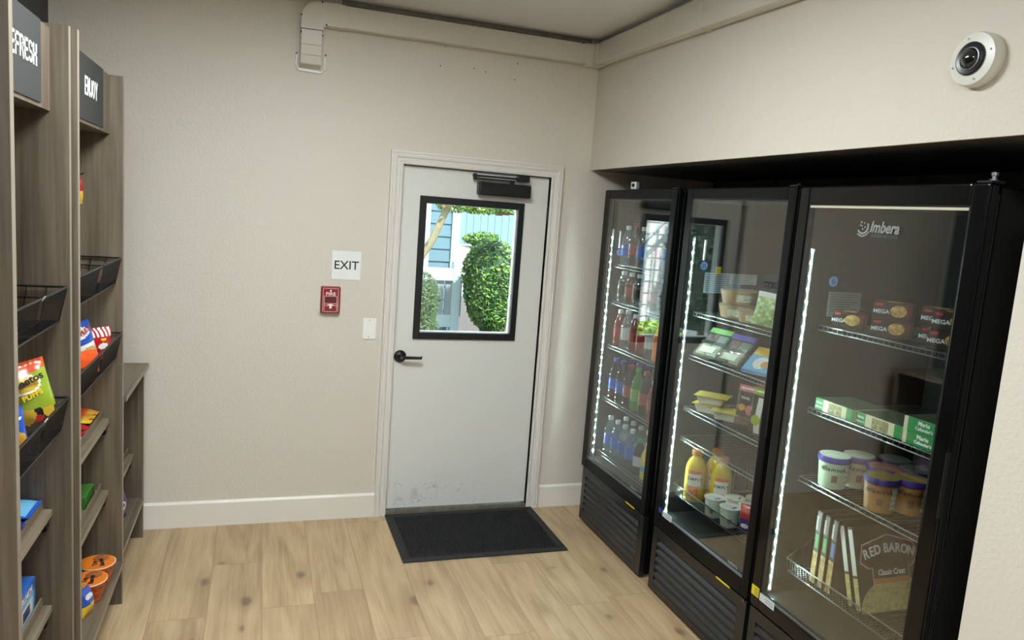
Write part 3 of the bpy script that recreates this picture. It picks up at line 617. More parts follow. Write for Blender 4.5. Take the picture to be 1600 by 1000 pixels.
# ------------------------------------------------------------------ bags, boxes and snacks on the shelving
def pillow(q, w, h, t, mf, nu=34, nv=40, seed=1, crimp=.045):
    rnd = random.Random(seed); ph = [rnd.uniform(0, 6) for _ in range(6)]
    def prof_(u, v):
        a = max(0., 1 - abs(2 * u - 1) ** 3.2) ** .6; vv = (v - crimp) / (1 - 2 * crimp)
        b = 0 if vv <= 0 or vv >= 1 else max(0., 1 - abs(2 * vv - 1) ** 2.6) ** .75
        wr = 1 + .10 * math.sin(9 * u + ph[0] + 5 * v) * (1 - .5 * b) + .07 * math.sin(17 * u + ph[1]) * (abs(2 * v - 1) ** 2) + .05 * math.sin(13 * v + ph[2] + 7 * u)
        return a * b * t / 2 * wr
    def edge(u, v):
        return (u - .5) * w * (1 - .05 * math.sin(PI * v)), v * h
    for sgn in (-1, 1):
        def fn(u, v, sgn=sgn):
            uu = u if sgn < 0 else 1 - u; x, z = edge(uu, v); cz = .0015 * math.sin(60 * uu) if (v < crimp or v > 1 - crimp) else 0
            return (x, sgn * (prof_(uu, v) + .0006) + cz, z)
        q.grid(fn, nu, nv, mf=(lambda u, v, sgn=sgn: mf(u if sgn < 0 else 1 - u, v)))
    return q
def foil(name, c, r=.28): return mat('foil_' + name, c, r, 0, spec=.6, coat=.3)
def bag(name, label, cat, loc, rot, w, h, t, mats, mf, words=(), group=None, seed=1):
    s = thing(name, label, cat, loc, rot, group); q = MB(); pillow(q, w, h, t, mf, seed=seed); q.build('bag_body', mats, s, angle=180)
    for (body, size, x, z, m, ang, bd) in words:
        text(body, size, (x, -t / 2 * 1.03 - .0035, z), (math.cos(ang), 0, math.sin(ang)), (-math.sin(ang), 0, math.cos(ang)), m, s, bold=bd, align='CENTER')
    return s
def ell(u, v, cu, cv, ru, rv): return ((u - cu) / ru) ** 2 + ((v - cv) / rv) ** 2 < 1
C_or, C_gr, C_ye, C_rd, C_bl, C_wh, C_nv, C_pu, C_gd, C_bk = (foil('orange', 'd9541e'), foil('lime', 'a9c22e'), foil('yellow', 'f0c52e'), foil('red', 'b3171d'), foil('blue', '1f4fae'),
    foil('white', 'e9e9e4'), foil('navy', '15206a'), foil('purple', '3d2378'), foil('gold', 'd49a34'), foil('black', '151515'))
C_lb = foil('lightblue', '6fb4dc'); C_br = foil('brown', '4a2a1a'); C_pk = foil('pink', 'd8848a'); C_tan = foil('tan', 'cfa05a'); C_dg = foil('green', '3f7a30')
def mf_che(u, v):
    if v > .80 + .08 * u: return 0
    if ell(u, v, .42, .72, .34, .13): return 5 if not ell(u, v, .42, .72, .30, .10) else 2
    if v > .42 - .1 * u: return 1
    if ell(u, v, .3, .3, .16, .14) or ell(u, v, .75, .32, .14, .12): return 2
    return 3 if not ell(u, v, .5, .22, .12, .05) else 4
# large lime and orange puff bag in the lower basket of the REFRESH unit
bag('snack_bag', 'large lime green and orange cheese puff bag leaning in the lower REFRESH basket', 'bag', (-1.282, -1.752, 1.066), (-.10, -.22, math.radians(36)), .135, .215, .075,
    [C_or, foil('che_green', '8fa52c'), foil('che_yellow', 'c9a534'), C_bk, C_rd, C_wh], mf_che, [('Cheetos', .030, -.010, .155, C_bk, .18, .0010), ('PUFFS', .022, 0, .115, C_ye, .18, .0006)], seed=4)
bag('snack_bag', 'blue chip bag with gold chips under the lime puff bag', 'bag', (-1.305, -1.99, 1.058), (-.12, -.10, math.radians(45)), .14, .135, .05, [C_bl, C_gd, C_wh],
    lambda u, v: 1 if ell(u, v, .72, .36, .2, .17) else (2 if ell(u, v, .6, .78, .3, .06) else 0), seed=6)
bag('snack_bag', 'small red snack bag in the upper REFRESH basket', 'bag', (-1.31, -2.09, 1.385), (-.2, 0, math.radians(70)), .14, .085, .04, [C_rd, C_or], lambda u, v: 1 if v > .5 else 0, seed=9)
# packets on the REFRESH shelves
def flat_pack(name, label, cat, loc, rot, w, d, t, mats, mf, words=(), seed=2):
    s = thing(name, label, cat, loc, rot); q = MB(); pillow(q, w, d, t, mf, 16, 18, seed=seed, crimp=.05); q.xf(Matrix.Translation((0, 0, t / 2 + .002)) @ Matrix.Rotation(-PI / 2, 4, 'X')); q.build('packet', mats, s, angle=180)
    for (body, size, x, y, m) in words: text(body, size, (x, y, t * 1.02 + .004), (1, 0, 0), (0, 1, 0), m, s, bold=.0006, align='CENTER')
    return s
bluemf = lambda u, v: 2 if ell(u, v, .5, .52, .34, .16) else (1 if v < .07 or v > .80 or abs(u - .5) > .42 else 0)
flat_pack('cookie_packet', 'blue cookie packet on the upper REFRESH shelf, farthest back by the side panel', 'packet', (-1.295, -1.745, .800), (0, .02, PI / 2), .15, .22, .045, [C_lb, C_bl, C_wh], bluemf, seed=3)
flat_pack('cookie_packet', 'blue cookie packet with dark stripes in the middle of the upper REFRESH shelf', 'packet', (-1.295, -1.895, .800), (0, .02, PI / 2), .14, .22, .04, [C_bl, C_nv, C_wh], bluemf, seed=5)
flat_pack('cookie_packet', 'light blue cookie packet nearest on the upper REFRESH shelf', 'packet', (-1.293, -2.04, .800), (0, .02, PI / 2), .14, .22, .04, [C_lb, C_lb, C_bl], bluemf, seed=7)
def carton(name, label, cat, P0, ang, w, h, d, mats, front=(), top=(), words=(), lean=0., group=None, bev=.0015):
    """box whose front-left-bottom corner is P0; local x runs right along the front, y runs back"""
    s = thing(name, label, cat, P0, (lean, 0, ang), group); q = MB(); q.box(0, w, 0, d, 0, h, 0); q.build('carton_body', mats, s, bevel=bev)
    if front or top:
        q = MB()
        for (x0, x1, z0, z1, m) in front: q.box(x0 * w, x1 * w, -.0008 - .0003 * m * .3, -.0002, z0 * h, z1 * h, m)
        for (x0, x1, y0, y1, m) in top: q.box(x0 * w, x1 * w, y0 * d, y1 * d, h + .0002, h + .0008 + .0001 * m, m)
        q.build('printed_panel', mats, s)
    for (body, size, x, z, m, face) in words:
        if face == 'F': text(body, size, (x * w, -.0016, z * h), (1, 0, 0), (0, 0, 1), m, s, bold=size * .022, align='CENTER')
        elif face == 'T': text(body, size, (x * w, z * d, h + .0012), (1, 0, 0), (0, 1, 0), m, s, bold=size * .02, align='CENTER')
    return s
C_bb = foil('box_blue', '2d62b0', .4)
carton('snack_box', 'blue snack carton with white lettering on the lower REFRESH shelf', 'carton', (-1.312, -1.93, .474), PI / 2, .235, .115, .12, [C_bb, C_lb, C_wh, C_nv], front=[(.08, .92, .10, .70, 1), (.3, .85, .18, .6, 2), (.42, .72, .25, .52, 3)], words=[('CRUNCH', .026, .5, .36, C_wh, 'T'), ('CRUNCH', .030, .56, .74, C_wh, 'F')])
# ENJOY unit
bag('snack_bag', 'tan and blue chip bag in the upper ENJOY basket', 'bag', (-1.37, -1.02, 1.41), (-.2, 0, math.radians(60)), .17, .145, .06, [C_bl, C_wh, C_tan], lambda u, v: 2 if v > .62 else (1 if v > .42 else 0), seed=12)
bag('snack_bag', 'white and blue chip bag leaning in the lower ENJOY basket', 'bag', (-1.305, -1.045, 1.106), (-.10, -.22, math.radians(50)), .15, .175, .06, [C_bl, C_wh, C_tan, C_or], lambda u, v: (3 if v < .16 else 2 if ell(u, v, .7, .32, .25, .14) else 1 if v < .52 else 1 if ell(u, v, .52, .78, .34, .13) else 0), [('RUFFLES', .024, .005, .128, C_rd, .35, .0008)], seed=14)
bag('snack_bag', 'red snack bag with a red and white striped top in the lower ENJOY basket', 'bag', (-1.292, -.895, 1.106), (-.06, 0, math.radians(48)), .155, .130, .055, [C_rd, C_wh, C_bk, C_ye], lambda u, v: ((1 if int(u * 15) % 2 else 0) if v > .72 else 1 if ell(u, v, .62, .44, .15, .10) else 2 if ell(u, v, .4, .3, .14, .06) else 3 if ell(u, v, .65, .64, .10, .04) else 0), seed=15)
bag('snack_bag', 'orange snack bag at the front of the lower ENJOY basket', 'bag', (-1.280, -1.150, 1.106), (-.15, 0, math.radians(52)), .13, .085, .045, [C_or, C_br], lambda u, v: 1 if v < .3 and u < .6 else 0, seed=16)
bag('snack_bag', 'small red and yellow snack bag hanging from the ENJOY peg hook', 'bag', (-1.36, -.90, 1.725), (0, 0, math.radians(70)), .10, .098, .03, [C_rd, C_ye], lambda u, v: 1 if v < .5 else 0, seed=17)
k = 0
for (x, y, m1, m2, lab) in ((-1.33, -.84, C_gd, C_or, 'gold and orange candy bar farthest on the upper ENJOY shelf'), (-1.33, -.905, C_gd, C_or, 'gold and orange candy bar, second from the far end of the upper ENJOY shelf'), (-1.33, -.97, C_ye, C_or, 'yellow and orange candy bar, third from the far end of the upper ENJOY shelf'),
        (-1.325, -1.045, C_rd, C_or, 'red candy bar beside the yellow bars on the upper ENJOY shelf'), (-1.325, -1.12, C_rd, C_br, 'dark red candy bar in the middle of the upper ENJOY shelf'), (-1.325, -1.195, C_wh, C_bl, 'white and blue candy bar beside the dark red bar on the ENJOY shelf'), (-1.325, -1.27, C_nv, C_wh, 'navy and white candy bar on the upper ENJOY shelf'), (-1.325, -1.345, C_bl, C_wh, 'blue and white candy bar, nearest on the upper ENJOY shelf')):
    flat_pack('candy_bar', lab, 'candy bar', (x + .04, y, .849 if y < -1 else .853), (0, .03, PI / 2), .058, .17, .035, [m1, m2, C_wh], lambda u, v: 1 if .2 < v < .5 else 2 if ell(u, v, .5, .68, .3, .08) else 0, seed=20 + k); k += 1
carton('snack_box', 'green carton with white letters on the lower ENJOY shelf', 'carton', (-1.305, -1.02, .529), PI / 2, .17, .045, .16, [C_dg, C_wh, C_pk, C_br], top=[(.05, .95, .35, .95, 3), (.6, .92, .4, .8, 2)], front=[(0, 1, .0, .5, 0)], words=[('TROLLI', .030, .42, .55, C_wh, 'T')])
bag('snack_bag', 'small blue snack bag near the green carton on the lower ENJOY shelf', 'bag', (-1.33, -1.12, .532), (-.75, 0, math.radians(68)), .12, .10, .035, [C_bl, C_lb], lambda u, v: 1 if v > .6 else 0, seed=33)
def bowl_cup():
    s = bpy.data.objects.new('ramen_bowl', None); COL.objects.link(s)
    q = MB(); q.lathe([(0, 0), (.046, 0), (.047, .004), (.064, .078), (.069, .080), (.069, .084), (.064, .084)], 32, m=0, ms=[0, 0, 0, 1, 1, 1]); q.build('bowl', [mat('bowl_orange', 'd0651c', .4), mat('bowl_rim', 'f2ddbb', .4)], s)
    q = MB(); q.lathe([(0, .0855), (.0665, .0855), (.0665, .084)], 32); l = q.build('lid', mat('lid_orange', 'e07a26', .35), s)
    q = MB(); q.lathe([(0, .0858), (.030, .0858), (.030, .0857)], 24, c=(.018, .028)); q.build('lid_picture', mat('ramen_photo', '9c5a2c', .6, noise=.6, nscale=70), l)
    text('Top', .026, (-.002, -.012, .0862), (0, 1, 0), (-1, 0, 0), M_ink, l, bold=.0008, align='CENTER'); text('Ramen', .026, (.022, -.012, .0862), (0, 1, 0), (-1, 0, 0), M_ink, l, bold=.0008, align='CENTER')
    q = MB(); q.grid(lambda u, v: ((.0515 + .012 * v) * math.cos(-2.2 + 2.6 * u), (.0515 + .012 * v) * math.sin(-2.2 + 2.6 * u), .018 + .048 * v), 16, 2); q.build('side_label', mat('bowl_label', 'b5521a', .4, noise=.5, nscale=60), s)
    return s
inst('ramen', bowl_cup, (-1.272, -.975, .200), .3, 'orange ramen bowl with printed lid, farther of the two on the bottom ENJOY shelf', 'ramen bowl')
inst('ramen', bowl_cup, (-1.278, -1.118, .200), .1, 'orange ramen bowl with printed lid, nearer of the two on the bottom ENJOY shelf', 'ramen bowl')
bag('snack_bag', 'blue and yellow snack bag beside the ramen bowls on the bottom ENJOY shelf', 'bag', (-1.255, -1.235, .200), (-.2, 0, math.radians(75)), .085, .10, .04, [C_bl, C_ye, C_wh], lambda u, v: 1 if v < .42 else 2 if ell(u, v, .5, .7, .3, .1) else 0, seed=40)
bag('snack_bag', 'purple snack bag standing on the bottom shelf of the low cabinet', 'bag', (-1.285, -.40, .220), (-.1, 0, math.radians(70)), .14, .135, .05, [C_pu, C_wh, C_bk], lambda u, v: 1 if ell(u, v, .6, .5, .18, .14) and not ell(u, v, .6, .5, .11, .08) else 2 if v > .85 else 0, seed=41)

# ------------------------------------------------------------------ glass-door coolers
XF = 1.213
FA, FB = math.radians(1.0), math.radians(.9)      # the far doors hang a touch out of square
M_pap = mat('sticker_white', 'c9d0d2', .5); M_yel = mat('sticker_yellow', 'd9c81c', .5); M_blu = mat('sticker_blue', '5f86d6', .5); M_sblue = mat('sticker_deep_blue', '27409a', .5)
M_grey = mat('sticker_ink_grey', '5a6468', .6); M_seal = mat('door_seal_grey', '2a2d2e', .5); M_strip = mat('seal_reflection_strip', 'cfc7ae', .4); M_decal = mat('decal_grey', '8f9290', .5)
def sticker(par, name, x, y, z, w, h, m, face='X', lines=0):
    """flat label; face X = on the door front, Y = on the side wall looking towards the room front"""
    q = MB()
    if face == 'X':
        q.box(x - .0006, x, y - w, y, z - h, z)
        for i in range(lines): zz_ = z - h * (i + 1) / (lines + 1); q.box(x - .0009, x - .0005, y - w * .92, y - w * .38, zz_ - h * .04, zz_ + h * .04, 1)
    else:
        q.box(x, x + w, y - .0006, y, z - h, z)
        for i in range(lines): zz_ = z - h * (i + 1) / (lines + 1); q.box(x + w * .06, x + w * (.9 - .2 * ((i * 7) % 3) / 2), y - .0009, y - .0005, zz_ - h * .018, zz_ + h * .018, 1)
    return q.build(name, [m, M_grey], par)
def disc(par, name, x, y, z, r, m, face='Y', ink=True):
    q = MB(); ax = Vector((0, -1, 0)) if face == 'Y' else Vector((-1, 0, 0)); p = Vector((x, y, z)); q.tube([p, p + ax * .0008], r, 24)
    o = q.build(name, m, par)
    if ink:
        q = MB(); q.tube([p + ax * .0008 + (Vector((r * .7 * math.cos(a), 0, r * .7 * math.sin(a))) if face == 'Y' else Vector((0, r * .7 * math.cos(a), r * .7 * math.sin(a)))) for a in [2 * PI * i / 20 for i in range(20)]], r * .06, 4, closed=True)
        q.build('printed_ring', M_pap, o)
    return o
def fridge(yl, Wd, g0, g1, gz0, gz1, shelves, baskets, label, xs=.118, gloss=False, led=(.395, 1.772), t=.010, arot=0.):
    """cooler standing with its door plane at x = XF, left edge at y = yl, width Wd; glass from g0 to g1 (local y)"""
    s = thing('display_cooler', label, 'refrigerator', (XF, yl, 0)); M_fr = M_fgloss if gloss else M_fblack
    zt = 1.988
    q = MB(); q.box(.045, .74, -t, 0, .34, zt - .01); q.box(.045, .74, -Wd, -Wd + t, .34, zt - .01); q.box(.70, .74, -Wd + t, -t, .34, zt - .01); q.box(.045, .70, -Wd + t, -t, 1.935, zt - .01); q.box(.045, .70, -Wd + t, -t, .34, .395)
    q.build('cabinet', M_fr, s, bevel=.004)
    q = MB(); e = .0015; q.box(.048, .70, -t - e, -t, .395, 1.935); q.box(.048, .70, -Wd + t, -Wd + t + e, .395, 1.935); q.box(.697, .70, -Wd + t, -t, .395, 1.935); q.box(.048, .70, -Wd + t, -t, 1.932, 1.935); q.box(.048, .70, -Wd + t, -t, .395, .3975)
    q.build('liner', M_liner, s)
    # base and grille
    q = MB(); q.box(.03, .74, -Wd + .004, -.004, .03, .34); q.build('base', M_fblack, s)
    q = MB(); q.box(.004, .03, -.045, -.004, .012, .335); q.box(.004, .03, -Wd + .004, -Wd + .060, .012, .335); q.box(.004, .03, -Wd + .060, -.045, .285, .335); q.box(.004, .03, -Wd + .060, -.045, .012, .045)
    n = 6
    for i in range(n):
        z = .048 + i * .0395; q.prism([(.004, -Wd + .060, z), (.004, -Wd + .060, z + .012), (.020, -Wd + .060, z + .030), (.028, -Wd + .060, z + .030), (.028, -Wd + .060, z)], (0, Wd - .105, 0))
    gr = q.build('grille', M_fdark, s)
    for y in (-.07, -Wd + .07):
        for x in (.06, .68):
            q = MB(); q.lathe([(.022, 0), (.022, .012), (.012, .014), (.012, .032)], 14, c=(x, y)); q.build('foot', M_black, s)
    # door
    dz0 = .343; q = MB(); ring_y(q, -.002, -Wd + .002, dz0, zt, g0, g1, gz0, gz1, 0, .014); ring_y(q, -.002, -Wd + .002, dz0, zt, -.022, -Wd + .022, dz0 + .022, zt - .022, .013, .040)
    dr = q.build('door', M_fr, s, bevel=.010 if gloss else .006, seg=3)
    q = MB(); ring_y(q, g0 + .001, g1 - .001, gz0 - .001, gz1 + .001, g0 - .003, g1 + .003, gz0 + .003, gz1 - .003, .004, .016); q.build('glass_gasket', M_seal, dr)
    for x in (.003, .014):
        q = MB(); yc = (g0 + g1) / 2; q.box(0, .004, g1 - .004 - yc, g0 + .004 - yc, gz0 - .004, gz1 + .004); q.build('glass_pane', M_fglass, dr, loc=(x + .001, yc, 0), rot=(0, 0, arot))
    q = MB(); q.tube([(.004, g0 - .004, gz0 + .010), (.004, g1 + .004, gz0 + .010)], .0022, 6); q.tube([(.004, g0 - .004, gz0 + .003), (.004, g1 + .004, gz0 + .003)], .0018, 6); q.build('bottom_glass_bead', M_chrome, dr)
    q = MB(); q.box(.040, .0445, -Wd + .01, -.01, dz0 + .03, dz0 + .045); q.box(.040, .0445, -Wd + .01, -.01, zt - .045, zt - .03); q.box(.040, .0445, -.016, -.006, dz0 + .03, zt - .03); q.box(.040, .0445, -Wd + .006, -Wd + .016, dz0 + .03, zt - .03); q.build('door_gasket', M_seal, dr)
    q = MB(); q.box(-.004, .012, -Wd + .001, -Wd + .006, 1.02, 1.22); q.build('door_handle', M_black, dr, bevel=.002)
    q = MB(); q.box(.0, .05, -Wd + .0, -Wd + .045, zt, zt + .006); q.tube([(.022, -Wd + .02, zt), (.022, -Wd + .02, zt + .012)], .008, 10); q.build('hinge', M_black, s)
    q = MB(); q.tube([(-.003, -Wd + .018, .332), (.004, -Wd + .018, .332)], .006, 10); q.build('hinge_bolt', M_steel, s)
    # led strip on the left side wall, right behind the door
    yL = -t - .002; x0 = .046
    q = MB(); q.box(x0, x0 + .016, yL - .008, yL, led[0], led[1]); ch = q.build('led_strip', mat('led_channel', '8e9a98', .35, .6), s)
    q = MB(); q.box(x0 + .006, x0 + .010, yL - .0095, yL - .008, led[0] + .005, led[1] - .005); q.build('led_lens', M_ledbar, ch)
    z = led[0] + .015; first = None
    while z < led[1] - .006:
        if first is None:
            q = MB(); r = .0031
            q.add([Vector(d) * r for d in ((1, 0, 0), (-1, 0, 0), (0, 1, 0), (0, -1, 0), (0, 0, 1), (0, 0, -1))], [(0, 2, 4), (2, 1, 4), (1, 3, 4), (3, 0, 4), (2, 0, 5), (1, 2, 5), (3, 1, 5), (0, 3, 5)])
            first = q.build('led_diode', M_led, ch); first.location = (x0 + .003, yL - .0115, z)
        else:
            c = first.copy(); COL.objects.link(c); c.parent = ch; c.location = (x0 + .003, yL - .0115, z)
        z += .0475
    # wire shelves
    for zs in shelves:
        q = MB(); y0, y1 = -t - .012, -Wd + t + .012; xb = .66
        q.tube([(xs, y0, zs), (xs, y1, zs)], .0028, 6); q.tube([(xs - .002, y0, zs - .017), (xs - .002, y1, zs - .017)], .0028, 6); q.tube([(xb, y0, zs), (xb, y1, zs)], .003, 6)
        for xx in (.30, .48): q.tube([(xx, y0, zs - .005), (xx, y1, zs - .005)], .0026, 6)
        for y in (y0, y1): q.tube([(xs, y, zs), (xb, y, zs)], .003, 6)
        k = int((y0 - y1) / .024)
        for i in range(k + 1):
            y = y0 + (y1 - y0) * i / k; q.tube([(xs - .002, y, zs - .017), (xs, y, zs), (xb, y, zs)], .0014, 4)
        sh_ = q.build('wire_shelf', M_chrome, s)
    for zs in baskets:
        y0, y1 = -t - .014, -Wd + t + .014; xb = .60; hf, hb_ = .055, .13
        q = MB(); q.tube([(xs, y0, zs), (xs, y1, zs)], .003, 6); q.tube([(xs - .012, y0, zs + hf), (xs - .012, y1, zs + hf)], .003, 6)
        q.tube([(xb, y0, zs + hb_), (xb, y1, zs + hb_)], .003, 6); q.tube([(xb, y0, zs), (xb, y1, zs)], .003, 6)
        for y in (y0, y1): q.tube([(xs - .012, y, zs + hf), (xs + .10, y, zs + hb_), (xb, y, zs + hb_)], .003, 6); q.tube([(xs, y, zs), (xb, y, zs)], .003, 6)
        br = q.build('wire_basket', M_wire if baskets[0] > .495 else M_chrome, s)
        q = MB(); k = int((y0 - y1) / .0155)
        for i in range(k + 1):
            y = y0 + (y1 - y0) * i / k; q.tube([(xs - .012, y, zs + hf), (xs, y, zs), (xb, y, zs), (xb, y, zs + hb_)], .0015, 4)
        for i in range(22):
            x = xs + .01 + (xb - xs - .02) * i / 21; hz_ = hf + (hb_ - hf) * min(1, (x - xs + .012) / .11)
            for y in (y0, y1): q.tube([(x, y, zs + hz_), (x, y, zs)], .0015, 4)
        q.build('basket_wires', M_chrome, br)
    return s, dr
def ring_y(mb, y0, y1, z0, z1, Y0, Y1, ZZ0, ZZ1, xa_, xb_, m=0):
    """frame in the y-z plane; y0 > y1"""
    mb.box(xa_, xb_, Y0, y0, z0, z1, m); mb.box(xa_, xb_, y1, Y1, z0, z1, m); mb.box(xa_, xb_, Y1, Y0, z0, ZZ0, m); mb.box(xa_, xb_, Y1, Y0, ZZ1, z1, m)
f1, d1 = fridge(-.212, .784, -.072, -.735, .408, 1.936, [1.567, 1.35, 1.09, .772, .440], [], 'narrow black glass-door cooler full of bottles, farthest, beside the door', xs=.085, led=(.375, 1.772), arot=FA)
f2, d2 = fridge(-1.088, .770, -.060, -.722, .412, 1.937, [1.410, 1.200, .945, .795], [.500], 'middle black glass-door cooler with bowls, lunch trays and orange juice', xs=.092, arot=FB)
f3, d3 = fridge(-1.876, .776, -.056, -.718, .404, 1.924, [1.478, 1.158, .883], [.492], 'nearest black glass-door cooler with frozen food and a white logo on its glass', xs=.125, gloss=True, led=(.41, 1.762), t=.034)
# the far cooler's door does not close fully: it swings on its right edge
d1.matrix_basis = Matrix.Translation((0, -.78, 0)) @ Matrix.Rotation(math.radians(.8), 4, 'Z') @ Matrix.Translation((0, .78, 0))
# stickers and decals
sticker(d1, 'badge_sticker', 0, -.070, .425, .012, .020, M_sblue); sticker(d1, 'badge_sticker', .008, -.090, .425, .05, .020, M_pap, lines=2)
sticker(f1, 'yellow_sticker', .0035, -.572, .337, .10, .008, M_yel)
disc(f1, 'round_sticker', .110, -.0125, 1.635, .020, M_blu)
q = MB();  q.box(.098, .106, -.023, -.0125, 1.662, 1.760); q.build('thermometer', M_white, f1, bevel=.002)
text('imbera', .022, (.0085, -.600, .425), (0, -1, 0), (0, 0, 1), M_decal, d1, bold=.0004)
sticker(d2, 'badge_sticker', 0, -.040, .445, .030, .026, M_sblue, lines=0); sticker(d2, 'badge_sticker', 0, -.078, .442, .085, .030, M_pap, lines=2)
sticker(f2, 'yellow_sticker', .0035, -.550, .338, .10, .008, M_yel)
text('imbera', .024, (.0085, -.610, .428), (0, -1, 0), (0, 0, 1), M_decal, d2, bold=.0004)
disc(f2, 'round_sticker', .124, -.0125, 1.633, .021, M_blu)
q = MB(); q.box(.112, .122, -.023, -.0125, 1.660, 1.756); q.build('thermometer', M_white, f2, bevel=.002)
sticker(f2, 'spec_sticker', .134, -.0125, 1.602, .205, .098, mat('sticker_pale_blue', '9fb4c4', .5), 'Y', 9); sticker(f2, 'spec_sticker', .275, -.0132, 1.602, .155, .050, M_pap, 'Y', 4)
sticker(f2, 'yellow_sticker', .190, -.0136, 1.632, .030, .035, M_yel, 'Y', 1); sticker(f2, 'badge_sticker', .270, -.0136, 1.535, .04, .026, M_blu, 'Y')
sticker(d3, 'yellow_sticker', 0, -.004, .428, .046, .040, M_yel, lines=3); sticker(d3, 'badge_sticker', 0, -.056, .416, .088, .030, M_pap, lines=2)
disc(f3, 'round_sticker', .172, -.0365, 1.645, .021, M_blu)
sticker(f3, 'spec_sticker', .158, -.0365, 1.606, .155, .095, M_decal, 'Y', 9)
q = MB(); q.box(.0045, .0085, -.714, -.060, 1.911, 1.919); q.build('seal_reflection_strip', M_strip, d3)  # pale strip drawn in for the seal's reflection along the glass top
# logo on the near door glass
text('Imbera', .050, (.0085, -.352, 1.836), (0, -1, -.02), (0, 0, 1), M_decal, d3, bold=.0014, depth=.0002, shear=.25, sx=.86); text('FOODSERVICE', .014, (.0085, -.360, 1.819), (0, -1, -.02), (0, 0, 1), M_grey, d3, bold=.0001, depth=.0002, spacing=1.3)
q = MB(); gy, gz = -.322, 1.852
for k_, (r0, r1_, a0, a1) in enumerate(((.026, .019, -2.6, .5), (.034, .029, -2.3, -.5))):
    pts = []; N = 12
    for i in range(N):
        a, b_ = a0 + (a1 - a0) * i / N, a0 + (a1 - a0) * (i + 1) / N
        q.quad((.0083, gy - r0 * math.cos(a), gz + r0 * math.sin(a)), (.0083, gy - r0 * math.cos(b_), gz + r0 * math.sin(b_)), (.0083, gy - r1_ * math.cos(b_), gz + r1_ * math.sin(b_)), (.0083, gy - r1_ * math.cos(a), gz + r1_ * math.sin(a)))
for dy, dz in ((.006, .012), (-.008, .014), (.010, -.001), (-.004, .002), (-.012, .004), (.0, -.008)):
    q.tube([(.0085, gy - dy, gz + dz), (.0081, gy - dy, gz + dz)], .0032, 8)
q.build('globe_logo', M_decal, d3)
q = MB(); q.lathe([(.012, 0), (.012, .008), (.007, .009), (.007, .018), (.010, .019), (.010, .028), (0, .030)], 12, c=(.022, -.764)); q.xf(Matrix.Translation((0, 0, 1.989))); q.build('hinge_bolt', M_steel, f3)
# small camera on top of the far cooler
sc_ = thing('small_camera', 'small white cube camera on a round foot on top of the far cooler', 'camera', (XF + .10, -.36, 1.979))
q = MB(); q.lathe([(.020, 0), (.020, .004), (.006, .008), (.005, .022)], 18); q.build('foot', M_white, sc_)
q = MB(); q.box(-.018, .018, -.018, .018, .020, .062); q.xf(Matrix.Rotation(.5, 4, 'Z')); b_ = q.build('camera_body', M_white, sc_, bevel=.005, seg=3)
q = MB(); q.tube([(-.0185, 0, .042), (-.0205, 0, .042)], .010, 16); q.xf(Matrix.Rotation(.5, 4, 'Z')); q.build('lens', M_ink, b_)

# ------------------------------------------------------------------ bottles in the far cooler
def bottle_maker(h, r, body, label, cap, lab=(.35, .62), neck=.30, style='soda', clear=False):
    def mk():
        s = bpy.data.objects.new('drink_bottle', None); COL.objects.link(s); q = MB(); sh = h * (1 - neck)
        q.lathe([(0, .004), (r * .55, 0), (r * .92, .004), (r, .014), (r, sh * .33), (r * .955, sh * .36), (r * .955, sh * .74), (r, sh * .78), (r * .98, sh * .92), (r * .8, sh * 1.06), (r * .5, sh * 1.22), (r * .36, h * .93), (r * .36, h - .004)], 16)
        q.build('bottle_body', body, s)
        q = MB(); q.lathe([(r * .985, sh * lab[0]), (r * .985, sh * lab[1] + .02)], 16, ms=[0]); q.f = [f for f in q.f if len(f) == 4]; q.m = q.m[:len(q.f)]; q.s = q.s[:len(q.f)]; q.build('bottle_label', label, s)
        q = MB(); q.lathe([(r * .46, h - .022), (r * .46, h - .002), (r * .40, h), (0, h)], 14); q.build('cap', cap, s); return s
    return mk
B_clear = thin('clear_plastic', (.93, .97, .98), .06, .10, ('cfe2ea', .10)); B_cola = mat('cola_dark', '23100b', .12, coat=.6); B_green = mat('green_soda', '1f7a34', .12, coat=.5); B_red = mat('red_drink', '6e1c18', .15, coat=.5)
B_yel = mat('yellow_juice', 'dcc43a', .2, coat=.4); B_or = mat('orange_drink', 'e0802a', .2, coat=.4); B_brn = mat('brown_tea', '4a2c1c', .15, coat=.5)
P_bl = mat('label_blue', '2f5fc0', .35); P_rd = mat('label_red', '8f2a26', .35); P_gn = mat('label_green', '5fa03a', .35); P_wh = mat('label_white', 'c8cdd0', .35); P_pu = mat('label_violet', '3b3478', .35); P_bk = mat('label_black', '1c1c1e', .3); P_cy = mat('label_cyan', '62aee0', .35)
K_wh = mat('cap_white', 'dfe6ea', .35); K_bl = mat('cap_blue', '2b3bb0', .35); K_rd = mat('cap_red', '9a2a22', .35); K_gn = mat('cap_green', '3f9a3a', .35)
